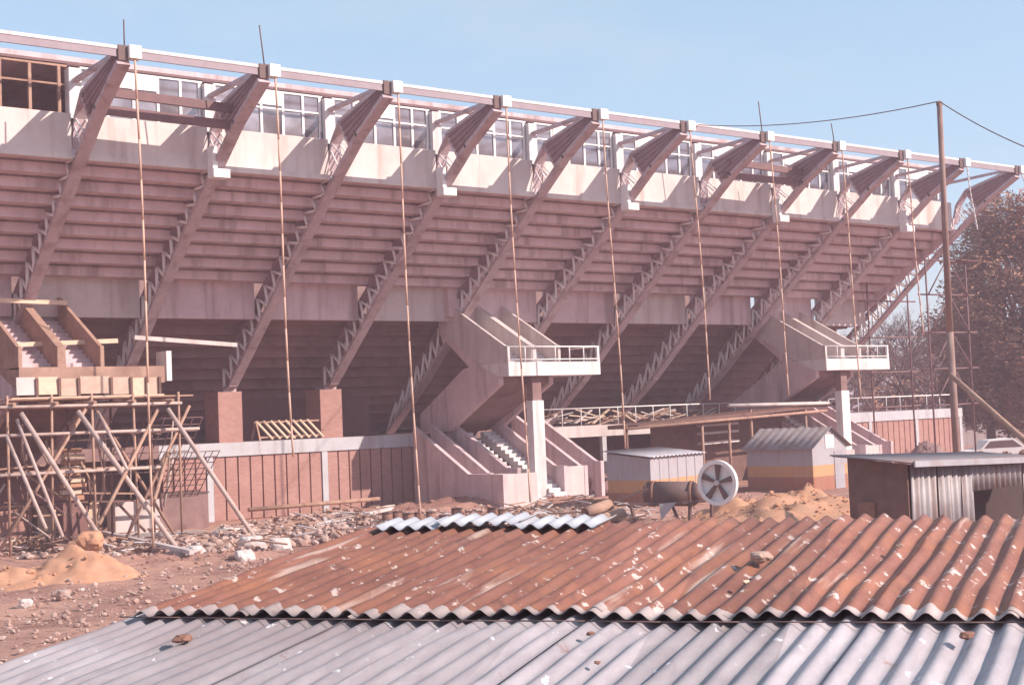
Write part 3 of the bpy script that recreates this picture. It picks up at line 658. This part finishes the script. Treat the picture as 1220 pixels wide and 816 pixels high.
def roof_part(name, a0, a1, v0, v1, lift, material, pitch, amp, skew=True):
    """corrugations run along rr; the sheets' ends are a little uneven"""
    mb = MB(); n_s = max(1, round((a1-a0)/.66)); wd = (a1-a0)/n_s
    for s in range(n_s):
        j0 = random.uniform(-.035, .035); j1 = random.uniform(-.05, .05); lf = lift+.006*(s % 2)
        ov = .05 if s < n_s-1 else 0
        K2 = int((wd+ov)/pitch*10); rows = 14; vs = []; fc = []
        for j in range(rows+1):
            v = (v0+j0)+(v1+j1-v0-j0)*j/rows
            for i in range(K2+1):
                u = a0+s*wd+(wd+ov)*i/K2
                h = amp*math.sin(2*math.pi*u/pitch)+lf+.02*noise.noise((u*1.3, v*1.1, 0))+.009*noise.noise((u*5, v*3, 7))
                vs.append(A+eU*u+rr*v+nz*h)
        m_ = len(vs); vs += [p-nz*.004 for p in vs]; q = K2+1
        for j in range(rows):
            for i in range(K2):
                a = j*q+i; fc += [(a, a+1, a+q+1, a+q), (m_+a+q, m_+a+q+1, m_+a+1, m_+a)]
        for i in range(K2): fc += [(i, m_+i, m_+i+1, i+1), (rows*q+i, rows*q+i+1, m_+rows*q+i+1, m_+rows*q+i)]
        mb.add(vs, fc, True)
    return mb.build(name, material, fs_)
W_ = (B-A).length
def R_(u, v, h=0): return A+eU*u+rr*v+nz*h
roof_part('rusty_roof', -.02, W_+1.3, -.07, 2.62, .052, RUST, .128, .019)
roof_part('grey_roof', -.12, W_+1.3, -2.6, .35, 0, ZINC, .128, .018)
mb = MB()
for (u0, u1, v0, h) in ((.2, .72, 2.3, .1), (.66, 1.32, 2.34, .115), (1.26, 1.9, 2.28, .1)):
    o_ = R_(u0, v0, h); corr_sheet(mb, o_, eU, rr, u1-u0, .36, .128, .018, .7)
mb.build('ridge_sheet', BRIGHT, fs_)
wl_ = MB()
c4 = [R_(.15, 2.5, -.12), R_(W_+1.2, 2.5, -.12), R_(W_+1.2, -2.4, -.12), R_(.05, -2.4, -.12)]
for a, b in zip(c4, c4[1:]+c4[:1]):
    a2, b2 = Vector((a.x, a.y, -.1)), Vector((b.x, b.y, -.1)); nn = (b-a).cross(Vector((0, 0, 1))).normalized()*.05
    wl_.add([a, b, b2, a2, a+nn, b+nn, b2+nn, a2+nn], [(0, 1, 2, 3), (7, 6, 5, 4), (0, 4, 5, 1), (1, 5, 6, 2), (2, 6, 7, 3), (3, 7, 4, 0)])
wl_.build('shed_wall', TIMBER_D, fs_)
MB().path([R_(-.1+i*.4, -.09-.05*math.sin(i/15*3.1)+.006*math.sin(i*2.1), .033) for i in range(15)], .004, 5).top('loose_wire', IRON, 'thin dark wire lying across the grey sheets', 'wire')
for (px, py, r, m_, l) in ((908, 684, .05, STONE, 'tan stone resting on the right of the rusty roof'), (219, 771, .036, RUSTDRUM, 'flat brown stone on the left of the grey roof'),
                           (1153, 768, .028, RUSTDRUM, 'rusty tin lying at the right of the grey roof'), (1073, 668, .018, STONE, 'small grey stone on the rusty roof near the tin shed'),
                           (704, 763, .015, RUSTDRUM, 'small brown lump on the middle of the grey roof'), (712, 798, .012, RUSTDRUM, 'tiny brown lump lowest on the grey roof'), (890, 712, .016, TIMBER_L, 'small pale chip near the lower edge of the rusty roof')):
    q = ray(px, py); d = (A-CP).dot(nz)/q.dot(nz); p = CP+q*d
    MB().boulder(p+nz*(.03+r*.6+(.05 if py < 735 else 0)), r, (1.5, 1, .75)).top('roof_stone', m_, l, 'stone', 'bits lying on the foreground roof')

# ================================================================== MIXER AND SITE CLUTTER
gm = gd(812, 628)
mx = thing('concrete_mixer', (gm.x, gm.y, 0), 'old tilting drum mixer with large pale spoked hand wheel', 'mixer')
wc = atD(855, 575, 46.5); ax = Vector((.98, .2, 0)).normalized()
def P_(px, py, D=47.2): return atD(px, py, D)
dr = MB(); a, b = P_(772, 588, 48.3), P_(826, 588, 47.8); ax = (b-a).normalized()
dr.tube(a, b, .42, .42, 20).tube(b, b+ax*.34, .42, .2, 20).tube(a-ax*.12, a, .3, .42, 20); dr.build('drum', IRON, mx)
MB().tube(b-ax*.1, b, .445, None, 20).tube(a+ax*.15, a+ax*.25, .44, None, 20).build('drum_ring', RUSTDRUM, mx)
nW = Vector((ray(855, 575).x, ray(855, 575).y, 0)).normalized(); nW = (nW+Vector((.45, -.5, 0))*.9).normalized()
s1 = nW.cross(Vector((0, 0, 1))).normalized(); s2 = Vector((0, 0, 1)); wr = .74
def ringpts(r, n=40): return [wc+s1*(r*math.cos(i*2*math.pi/n))+s2*(r*math.sin(i*2*math.pi/n)) for i in range(n)]
def annulus(ro, ri, th, n=40):
    mb = MB(); o1, i1 = ringpts(ro, n), ringpts(ri, n); t_ = nW*th/2
    vs = [p-t_ for p in o1]+[p-t_ for p in i1]+[p+t_ for p in o1]+[p+t_ for p in i1]; f = []
    for i in range(n):
        j = (i+1) % n; f += [(i, j, n+j, n+i), (2*n+j, 2*n+i, 3*n+i, 3*n+j), (i, 2*n+i, 2*n+j, j), (n+i, n+j, 3*n+j, 3*n+i)]
    return mb.add(vs, f)
whl = annulus(wr, wr-.13, .14).build('hand_wheel', WHITE, mx)
mb = MB(); mb.add([*[p+nW*.07 for p in ringpts(wr-.12)], wc+nW*.07]+[*[p+nW*.09 for p in ringpts(wr-.12)], wc+nW*.09], [(i, (i+1) % 40, 40) for i in range(40)]+[(41+(i+1) % 40, 41+i, 81) for i in range(40)]); mb.build('wheel_disc', WHITE, whl)
for i in range(5):
    t_ = i*2*math.pi/5+.25; d = s1*math.cos(t_)+s2*math.sin(t_)
    e = d.cross(nW).normalized(); p0, p1 = wc+d*.06, wc+d*(wr-.12)
    MB().add([q+o_-nW*z_ for z_ in (.05, -.02) for q, o_ in ((p0, e*.03), (p0, -e*.03), (p1, -e*.1), (p1, e*.1))], [(0, 1, 2, 3), (7, 6, 5, 4), (0, 4, 5, 1), (1, 5, 6, 2), (2, 6, 7, 3), (3, 7, 4, 0)]).build('spoke', IRON, whl)
MB().tube(wc-nW*.1, wc+nW*.5, .09, None, 12).build('hub', CONC_L, whl)
fr = MB()
for p, q in (((750, 600), (795, 600)), ((795, 600), (848, 596)), ((800, 600), (812, 628)), ((848, 592), (848, 630)), ((822, 596), (822, 628)), ((752, 602), (758, 630)), ((790, 625), (850, 625))): fr.beam(P_(*p), P_(*q), .09, .09)
fr.build('frame', IRON, mx)
MB().add([P_(785, 600, 46.8), P_(806, 598, 46.8), P_(788, 620, 46.8), P_(785, 600, 46.9), P_(806, 598, 46.9), P_(788, 620, 46.9)], [(0, 1, 2), (5, 4, 3), (0, 3, 4, 1), (1, 4, 5, 2), (2, 5, 3, 0)]).build('guard_plate', GALV, mx)
MB().beam(P_(735, 596), P_(772, 582), .07, .07).build('tow_bar', IRON, mx)
# lying pipes
for (p, q, r, l) in (((697, 611), (726, 601), .2, 'short rusty pipe lying left of the mixer, upper of two'), ((706, 622), (742, 612), .21, 'short rusty pipe lying left of the mixer, lower of two')):
    a, b = atD(*p, 48), atD(*q, 48.8); mb = MB()
    d = (b-a).normalized(); u = d.orthogonal().normalized(); v = d.cross(u); n = 16
    vs = [c+rad*(math.cos(i*2*math.pi/n)*u+math.sin(i*2*math.pi/n)*v) for rad in (r, r*.82) for c in (a, b) for i in range(n)]
    f = []
    for i in range(n):
        j = (i+1) % n; f += [(i, j, n+j, n+i), (2*n+j, 2*n+i, 3*n+i, 3*n+j), (i, 2*n+i, 2*n+j, j), (n+i, n+j, 3*n+j, 3*n+i)]
    mb.add(vs, f, True); mb.top('rusty_pipe', TIMBER, l, 'pipe', 'rusty pipes beside the mixer')
# row of small drums beyond the rusty roof
dl = ['first', 'second', 'third', 'fourth', 'fifth', 'sixth', 'seventh', 'eighth', 'ninth']
for i, px in enumerate((462, 474, 487, 500, 514, 530, 545, 588, 600)):
    py = 629-.03*(px-460) + random.uniform(-1.5, 1.5); g_ = gd(px, py); h = random.uniform(.42, .62)
    t = thing('small_drum', g_, dl[i]+' small rusty drum from the left in the row behind the rusty roof', 'drum', 'row of small drums')
    rad = random.uniform(.17, .21)
    MB().tube(g_, g_+Vector((0, 0, h)), rad, None, 14).build('barrel', RUSTDRUM, t)
    MB().tube(g_+Vector((0, 0, h*.5)), g_+Vector((0, 0, h*.5+.04)), rad+.015, None, 14).tube(g_+Vector((0, 0, h-.03)), g_+Vector((0, 0, h+.01)), rad+.015, None, 14).build('hoop', IRON, t)
# timber shelter by the far stair
sh = thing('timber_shelter', (50, 8.5, 0), 'rough timber shelter with plank roof behind the two huts', 'shelter')
a, b = at(742, 509, 8), at(992, 480, 8)
MB().beam(a, b, 2.2, .18).build('roof_deck', TIMBER_D, sh)
MB().tube(at(868, 483, 6.8), at(990, 480, 6.8), .09).build('roof_pole', CONC_L, sh); MB().tube(at(745, 511, 6.8), at(985, 489, 6.8), .07).build('roof_pole', TIMBER, sh)
for px, p0 in ((746, 506), (836, 500), (868, 498), (894, 485), (959, 482)):
    q = at(px, p0, 7.0); MB().tube((q.x, 7.0, -.1), q, .07).build('post', TIMBER if px > 800 else TIMBER_D, sh)
for z in (2.1, 2.6, 3.0): MB().beam((at(840, 520, 8).x, 8.4, z), (at(885, 520, 8).x, 8.4, z+.05), .3, .12).build('shelf_board', CONC_L, sh)
MB().box(at(800, 520, 8).x, at(960, 520, 8).x, 9.4, 9.5, -.1, 3.3).build('back_boards', TIMBER_D, sh)
# loose boards on the podium by the railing and elsewhere
for i in range(64):
    x = random.uniform(45, 57.5); y = random.uniform(12.4, 13.5); a_ = random.uniform(-.5, .5); l = random.uniform(.8, 2.4)
    MB().obox((x, y, PT+.12+random.random()*.45), (l, .14, .05), a_, 0, random.uniform(-.35, .35)).top('loose_board', random.choice((TIMBER, TIMBER_L, CONC_L)), 'one of the loose boards heaped behind the podium railing', 'board', 'boards heaped behind the railing')
# scrap heap left of the banded hut
sg = gd(704, 592); mb = MB()
for i in range(120):
    r = random.random()**.6*1.5; t_ = random.random()*6.3
    mb.rock((sg.x+r*math.cos(t_), sg.y+r*math.sin(t_)*.8, max(.05, 1.5*(1-r/1.6))*random.uniform(.5, 1)), random.uniform(.12, .3))
for i in range(30):
    c = Vector((sg.x+random.uniform(-1, 1), sg.y+random.uniform(-.8, .5), random.uniform(.3, 1.3))); d = Vector((random.uniform(-1, 1), random.uniform(-.5, .5), random.uniform(-.4, .6)))*.8
    mb.tube(c-d, c+d, .03, None, 5)
mb.top('scrap_heap', CONC_D, 'dark heap of scrap between the central stair and the painted hut', 'heap')
# sand heaps
def heap(c, rx, ry, h, label, material=SAND, rz=0):
    mb = MB(); n = 34; vs = []
    for j in range(n+1):
        for i in range(n+1):
            u, v = 2*i/n-1, 2*j/n-1; d = math.hypot(u, v)
            x, y = rx*u, ry*v; X_, Y_ = c[0]+x*math.cos(rz)-y*math.sin(rz), c[1]+x*math.sin(rz)+y*math.cos(rz)
            z = h*max(0, 1-d)**.8*(1+.5*noise.noise((X_*1.3, Y_*1.3, 1)))+.22*noise.noise((X_*3, Y_*3, 2))*max(0, 1-d)-.12*(d > .98)-.05
            vs.append((X_, Y_, z+hgt(X_, Y_)))
    q = n+1; mb.add(vs, [(j*q+i, j*q+i+1, (j+1)*q+i+1, (j+1)*q+i) for j in range(n) for i in range(n)], True)
    for _ in range(int(16*rx*ry)):
        u, v = random.gauss(0, .42), random.gauss(0, .42); d = math.hypot(u, v)
        if d > 1.1: continue
        x, y = rx*u, ry*v; X_, Y_ = c[0]+x*math.cos(rz)-y*math.sin(rz), c[1]+x*math.sin(rz)+y*math.cos(rz)
        z = h*max(0, 1-d)**.8*(1+.5*noise.noise((X_*1.3, Y_*1.3, 1)))+hgt(X_, Y_)
        mb.rock((X_, Y_, z-.02), random.uniform(.02, .08)*(1 if random.random() < .9 else 2), (1, .8, .6))
    return mb.top('sand_heap', material, label, 'heap', 'heaps of sand and soil')
c = gd(92, 690); heap(c, 1.9, 1.2, .8, 'orange sand heap on the bare soil at the left', rz=-.5)
c = gd(30, 694); heap(c, 1.8, 1.2, .5, 'low pale sand heap at the left picture edge', rz=-.4)
c = gd(955, 622); heap(c, 5.2, 3.4, 1.0, 'broad sunlit sand heap in front of the gabled hut', rz=.5)
c = gd(880, 618); heap(c, 2.4, 1.8, .8, 'small orange sand heap right of the spoked wheel')
c = gd(1106, 556); heap(c, 2.6, 1.6, 1.5, 'dark soil heap between the tin shed and the far brick wall', CONC_D)
c = gd(230, 668); heap(c, 4.2, 1.4, .35, 'long low spoil bank below the scaffold feet', SOIL, rz=-.6)
c = gd(560, 606); heap(c, 8.0, 2.2, .55, 'long rubble bank before the central stair', SOIL, rz=-.35)
# rubble: uncountable chips
mb = MB()
def scatter(px0, px1, f0, f1, n, r0, r1):
    for _ in range(n):
        px = random.uniform(px0, px1); py = random.uniform(f0(px), f1(px)); g_ = gd(px, py)
        r = r0+(r1-r0)*random.random()**2.5
        mb.rock((g_.x, g_.y, hgt(g_.x, g_.y)+r*.25+random.random()*.1), r, (1, random.uniform(.6, 1), random.uniform(.4, .8)))
ln = lambda x0, y0, x1, y1: (lambda x: y0+(y1-y0)*(x-x0)/(x1-x0))
scatter(200, 420, ln(200, 640, 420, 605), ln(200, 672, 420, 640), 1500, .04, .24)
scatter(400, 720, ln(400, 606, 720, 588), ln(400, 636, 720, 628), 2600, .04, .2)
scatter(0, 240, ln(0, 640, 240, 640), ln(0, 665, 240, 668), 500, .04, .2)
scatter(0, 330, ln(0, 690, 330, 665), ln(0, 800, 330, 690), 700, .02, .1)
scatter(720, 1010, ln(720, 595, 1010, 590), ln(720, 640, 1010, 630), 400, .03, .13)
o = mb.build('rubble', STONE); tag(o, 'broken stone and brick rubble strewn before the stand', 'rubble', kind='stuff')
mb = MB(); mg = MB()
def sticks(px0, px1, f0, f1, n):
    for _ in range(n):
        px = random.uniform(px0, px1); g_ = gd(px, random.uniform(f0(px), f1(px))); l = random.uniform(.25, 1.5)
        random.choice((mb, mb, mg)).obox((g_.x, g_.y, hgt(g_.x, g_.y)+.1+random.random()*.25), (l, random.uniform(.05, .16), .035), random.uniform(0, 3.1), random.uniform(-.15, .15), random.uniform(-.22, .22))
sticks(0, 330, ln(0, 640, 330, 630), ln(0, 662, 330, 660), 110)
sticks(330, 720, ln(330, 622, 720, 590), ln(330, 645, 720, 628), 170)
sticks(640, 800, ln(640, 596, 800, 600), ln(640, 628, 800, 632), 50)
tag(mb.build('timber_debris', TIMBER), 'splintered boards and sticks lying all over the rubble', 'debris', kind='stuff')
tag(mg.build('pale_debris', CONC_L), 'pale broken slats and offcuts mixed into the rubble', 'debris', kind='stuff')
# individual lumps and boards
for i, (px, py, r, l) in enumerate(((232, 662, .3, 'pale slab fragment standing by the right scaffold prop'), (300, 655, .42, 'white lump of concrete left of the rusty roof corner'), (292, 668, .3, 'grey lump just below the white concrete lump'),
        (335, 655, .36, 'pale blue bucket shaped lump at the rusty roof verge'), (110, 672, .4, 'cream boulder on top of the orange sand heap'), (30, 722, .16, 'white stone lying alone on the soil at lower left'), (75, 713, .2, 'dark stone on the soil below the orange heap'))):
    g_ = gd(px, py); MB().boulder((g_.x, g_.y, r*.45+(.55 if 'boulder' in l else 0)), r, (1, .8, .95)).top('rubble_lump', CONC_L if 'white' in l or 'pale' in l else (SAND if 'cream' in l else STONE), l, 'stone', 'large lumps on the ground')
for i, (a, b, l) in enumerate((((120, 640), (230, 668), 'long grey log lying under the scaffold props'), ((10, 655), (75, 640), 'board lying at the far left below the scaffold'), ((150, 645), (275, 640), 'pale board across the rubble by the tank'),
        ((60, 672), (135, 650), 'thin board on the pallet behind the sand heap'), ((370, 633), (470, 612), 'pale board among the rubble left of the drums'), ((255, 640), (300, 634), 'white slab edge right of the tank'))):
    A1, B1 = gd(*a), gd(*b); A1.z += .2; B1.z += .25
    MB().beam(A1, B1, .2, .12).top('ground_board', CONC_L if 'pale' in l or 'white' in l or 'grey' in l else TIMBER, l, 'board', 'boards lying on the ground')
pl = gd(70, 655); t = thing('slatted_pallet', (pl.x, pl.y, 0), 'dark slatted pallet lying behind the orange sand heap', 'pallet')
for i in range(9): MB().obox((pl.x-1+i*.25, pl.y, .35), (.14, 1.6, .05), -.3).build('slat', TIMBER_D, t)
for s in (-.6, .6): MB().obox((pl.x+s*.3, pl.y+s, .25), (2.3, .1, .14), -.3+0).build('bearer', TIMBER, t)
for i, (px, py, h, l) in enumerate(((165, 470, 1.9, 'a'),)): pass
bs = at(84, 560, 7.5); t = thing('brick_stack', (bs.x, 7.5, 0), 'stack of orange bricks seen inside the scaffold', 'bricks')
for i in range(9): MB().obox((bs.x+random.uniform(-.08, .08), 7.4, 1.6+i*.21), (.75+random.uniform(-.1, .1), .4, .16), random.uniform(-.1, .1)).build('brick_course', TIMBER_L if i % 2 else SAND, t)
MB().box(bs.x-.45, bs.x+.45, 7.1, 7.8, -.1, 1.5).build('stack_base', BRICK_D, t)

# ================================================================== POLE, WIRES, END SCAFFOLD
pt, pb = atD(1119, 121, 47), atD(1141, 552, 47)
pb2 = pt+(pb-pt)*((pt.z+.2)/(pt.z-pb.z))
tp = thing('wooden_pole', (pb2.x, pb2.y, 0), 'tall slightly crooked wooden pole behind the tin shed', 'pole')
mid = pt.lerp(pb2, .55)+Vector((-.06, 0, 0)); MB().tube(pb2, mid, .135, .115, 10).tube(mid, pt, .115, .085, 10).build('shaft', POLE, tp)
MB().beam(pt+Vector((-.12, 0, -.1)), pt+Vector((.12, 0, -.1)), .08, .12).build('cap_bracket', IRON, tp)
a, b = atD(1133, 447, 44), atD(1235, 537, 38); MB().tube(a, b, .085).top('raking_strut', TIMBER, 'light timber strut leaning from the tall pole down to the right', 'strut')
def wire(p, q, sag, r, label):
    pts = [p.lerp(q, i/14)+Vector((0, 0, -sag*4*(i/14)*(1-i/14))) for i in range(15)]
    MB().path(pts, r, 5).top('overhead_wire', IRON, label, 'wire', 'wires on the tall pole')
wire(pt, Vector((44.2, .6, 16.2)), .35, .018, 'dark wire sagging from the tall pole to the roof edge')
wire(pt, pt+(atD(1260, 190, 40)-pt), .15, .018, 'dark wire running from the tall pole out to the right')
es = thing('end_scaffold', (67.8, 4, 0), 'tall tubular scaffold beyond the right end of the stand', 'scaffold')
for x in (65.9, 69.6):
    for y in (4.5, 8.5): MB().tube((x, y, 0), (x, y, 13.4 if x > 69 and y > 5 else 11.6), .05).build('standard', OXIDE, es)
for z in (3.5, 5.5, 7.5, 9.6, 11.5):
    for y in (4.5, 8.5): MB().tube((65.2, y+.06, z), (70.4, y+.06, z+.05), .045).build('ledger', OXIDE, es)
for i, z in enumerate((3.5, 5.5, 7.5, 9.6)):
    MB().tube((65.9, 4.4, z), (67.8, 4.4, z+2.05), .04).build('brace', OXIDE, es); MB().tube((69.6, 4.4, z), (67.8, 4.4, z+2.05), .04).build('brace', OXIDE, es)
MB().box(68.8, 70.6, 4.2, 5.4, 11.55, 11.6).build('deck_board', TIMBER_D, es)

# ================================================================== TREES AND DISTANCE
def leaf_mat(name, a, b, c_):
    mt, nt, bb = base_mat(name, .8, 0, .2); p = pos(nt)
    n = noise_n(nt, p, .9, 3); col = mix(nt, ramp(nt, n, [(.35, 0.), (.65, 1.)]), a, b)
    col = mix(nt, ramp(nt, noise_n(nt, p, 4.0, 2), [(.5, 0.), (.7, .7)]), col, c_)
    nt.links.new(col, bb.inputs['Base Color'])
    return mt
LEAF = leaf_mat('brown_green_leaves', (.30, .135, .09), (.36, .185, .105), (.54, .25, .155))
TWIG = mat('bare_twigs', (.2, .13, .125), (.14, .09, .09), 3, bmp=0)
def crown(mb, c, rx, rz, n, leaf, clumps=40):
    c = Vector(c); cl = []
    for _ in range(clumps):
        t_ = random.random()*6.283; z = random.uniform(-1, 1); r = random.uniform(.45, 1.)
        s = math.sqrt(max(0, 1-z*z)); wd = 1-.35*max(0, z)
        cl.append((Vector((rx*r*s*math.cos(t_)*wd, rx*r*s*math.sin(t_)*wd, rz*r*z)), random.uniform(.16, .32)*rx))
    for _ in range(n):
        p0, rr_ = random.choice(cl); d = Vector((random.gauss(0, 1), random.gauss(0, 1), random.gauss(0, .8))).normalized()*rr_*random.random()**.35
        p = c+p0+d; a = Vector((random.gauss(0, 1), random.gauss(0, 1), random.gauss(0, 1))).normalized()*leaf*random.uniform(.6, 1.4)
        b = a.orthogonal().normalized()*leaf*random.uniform(.3, .6)
        mb.add([p-a, p+b, p+a, p-b], [(0, 1, 2, 3)])
    return cl
def leafy(base, h, rx, label, n=9000, name='evergreen_tree', leaf=.2, clumps=46):
    base = Vector(base); t = thing(name, base, label, 'tree')
    c = base+Vector((0, 0, h*.52)); mb = MB(); cl = crown(mb, c, rx, h*.49, n, leaf, clumps); mb.build('crown', LEAF, t)
    tr = MB(); tr.tube(base-Vector((0, 0, .2)), base+Vector((0, 0, h*.5)), h*.028, h*.016, 9).tube(base+Vector((0, 0, h*.5)), base+Vector((0, 0, h*.9)), h*.016, .03, 7)
    for p0, _ in cl[:16]: tr.tube(base+Vector((0, 0, h*random.uniform(.25, .6))), c+p0*.85, h*.008, .03, 5)
    tr.build('trunk', TIMBER_D, t); return t
def bare(base, h, label, seed, spread=.5, depth=6):
    random.seed(seed); base = Vector(base); t = thing('bare_tree', base, label, 'tree', 'leafless trees behind the stand')
    tr, tw = MB(), MB()
    def grow(p, d, l, r, k):
        q = p+d*l; (tr if k > depth-3 else tw).tube(p, q, r, r*.72, 5 if k < depth-1 else 7)
        if k <= 0: return
        for _ in range(random.choice((2, 3, 3))):
            nd = (d+Vector((random.gauss(0, spread), random.gauss(0, spread), random.gauss(.08, spread*.7)))).normalized()
            grow(q, nd, l*random.uniform(.6, .82), r*.62, k-1)
    grow(base-Vector((0, 0, .1)), Vector((0, 0, 1)), h*.26, h*.016, depth)
    tr.build('trunk', TIMBER_D, t); tw.build('twigs', TWIG, t)
def gx(px, D): p = atD(px, 500, D); return Vector((p.x, p.y, 0))
leafy(gx(1230, 102), 19.5, 6.4, 'big dense brown green tree at the right picture edge', 64000, leaf=.18, clumps=150)
leafy(gx(1180, 106), 13.2, 4.0, 'shorter dense dark tree left of the big one', 32000, leaf=.18, clumps=80)
BT = ((1066, 112, 13, 'slender leafless tree seen just right of the end truss'), (1090, 100, 12, 'leafless tree seen midway between end truss and tall pole'), (1112, 118, 14, 'tall leafless tree just left of the tall pole'),
      (1140, 108, 13, 'tall leafless tree right behind the tall pole'), (1040, 125, 12, 'leafless tree half hidden by the far landing'), (1160, 122, 11, 'leafless tree before the dark evergreen'),
      (1078, 92, 9, 'low bushy leafless tree under the end truss'), (1124, 95, 10, 'low bushy leafless tree at the pole foot'), (1010, 130, 10, 'leafless tree seen through the foot of the end truss'))
for i, (px, D, h, l) in enumerate(BT): bare(gx(px, D), h, l, 20+i, .42, 7)
random.seed(99)
for i, (px, D, h) in enumerate(((1100, 66, 2.6), (1125, 62, 2.2))): bare(gx(px, D), h, ['brown leafless bush before the far brick wall', 'brown leafless bush at the foot of the tall pole'][i], 50+i, .7, 5)
random.seed(123)
mb = MB()
for px in range(1000, 1330, 9):
    for D in (150, 175):
        h = random.uniform(8, 12.5); crown(mb, gx(px, D)+Vector((0, 0, h*.5)), random.uniform(2.5, 4), h*.5, 420, .32, 10)
o = mb.build('distant_wood', LEAF); tag(o, 'dim brown wood beyond the end of the stand', 'wood', kind='stuff')
# dark hedge by the car and a parked car far off
mb = MB(); c0 = gx(1185, 74)
for k_ in range(7): crown(mb, gx(1166+k_*11, 71)+Vector((0, 0, .5)), .8, .62, 900, .09, 12)
mb.top('dark_hedge', LEAF, 'low dark hedge in front of the white car', 'hedge')
cw = gx(1187, 84); car = thing('parked_car', cw, 'white car parked under the dark tree at far right', 'car')
dX = Vector((.78, -.61, 0)); dY = Vector((.61, .78, 0))
def cp(a, b, z): return cw+dX*a+dY*b+Vector((0, 0, z))
def car_prof(pts, w_): 
    mb = MB(); n = len(pts); vs = [cp(a, -w_/2, z) for a, z in pts]+[cp(a, w_/2, z) for a, z in pts]
    return mb.add(vs, [tuple(range(n)), tuple(range(2*n-1, n-1, -1))]+[(i, n+i, n+(i+1) % n, (i+1) % n) for i in range(n)])
zb = .0
car_prof([(-2.1, zb+.3), (-2.15, zb+.75), (-1.3, zb+.85), (-.8, zb+1.35), (.7, zb+1.4), (1.35, zb+.9), (2.1, zb+.8), (2.15, zb+.3)], 1.7).build('body', WHITE, car)
car_prof([(-1.1, zb+.88), (-.72, zb+1.28), (.62, zb+1.32), (1.15, zb+.9)], 1.72).build('side_window', IRON, car)
for a in (-1.35, 1.35):
    for b in (-.8, .8): MB().tube(cp(a, b-.1, zb+.3), cp(a, b+.1, zb+.3), .32, None, 16).build('wheel', IRON, car)
P = gx(1166, 118); t = thing('far_house', P, 'pale low house far behind the tall pole', 'house')
mb = MB(); mb.obox((P.x, P.y, 1.6), (5.5, 4, 3.2), -.66); mb.build('wall', CONC_L, t); mb = MB(); mb.obox((P.x, P.y, 3.4), (6.1, 4.6, .35), -.66); mb.build('roof', GALV, t)
for s in (-1.3, 1.3): mb = MB(); mb.obox(P+dX*s-dY*2.02+Vector((0, 0, 1.8)), (.9, .06, 1.0), -.66); mb.build('window', IRON, t)

nearer(fw); fw.location.z = CAM_Z+(5-CAM_Z)*.978; fw.location.y -= .06
for o in bpy.data.objects:
    if '_o' in o: del o['_o']
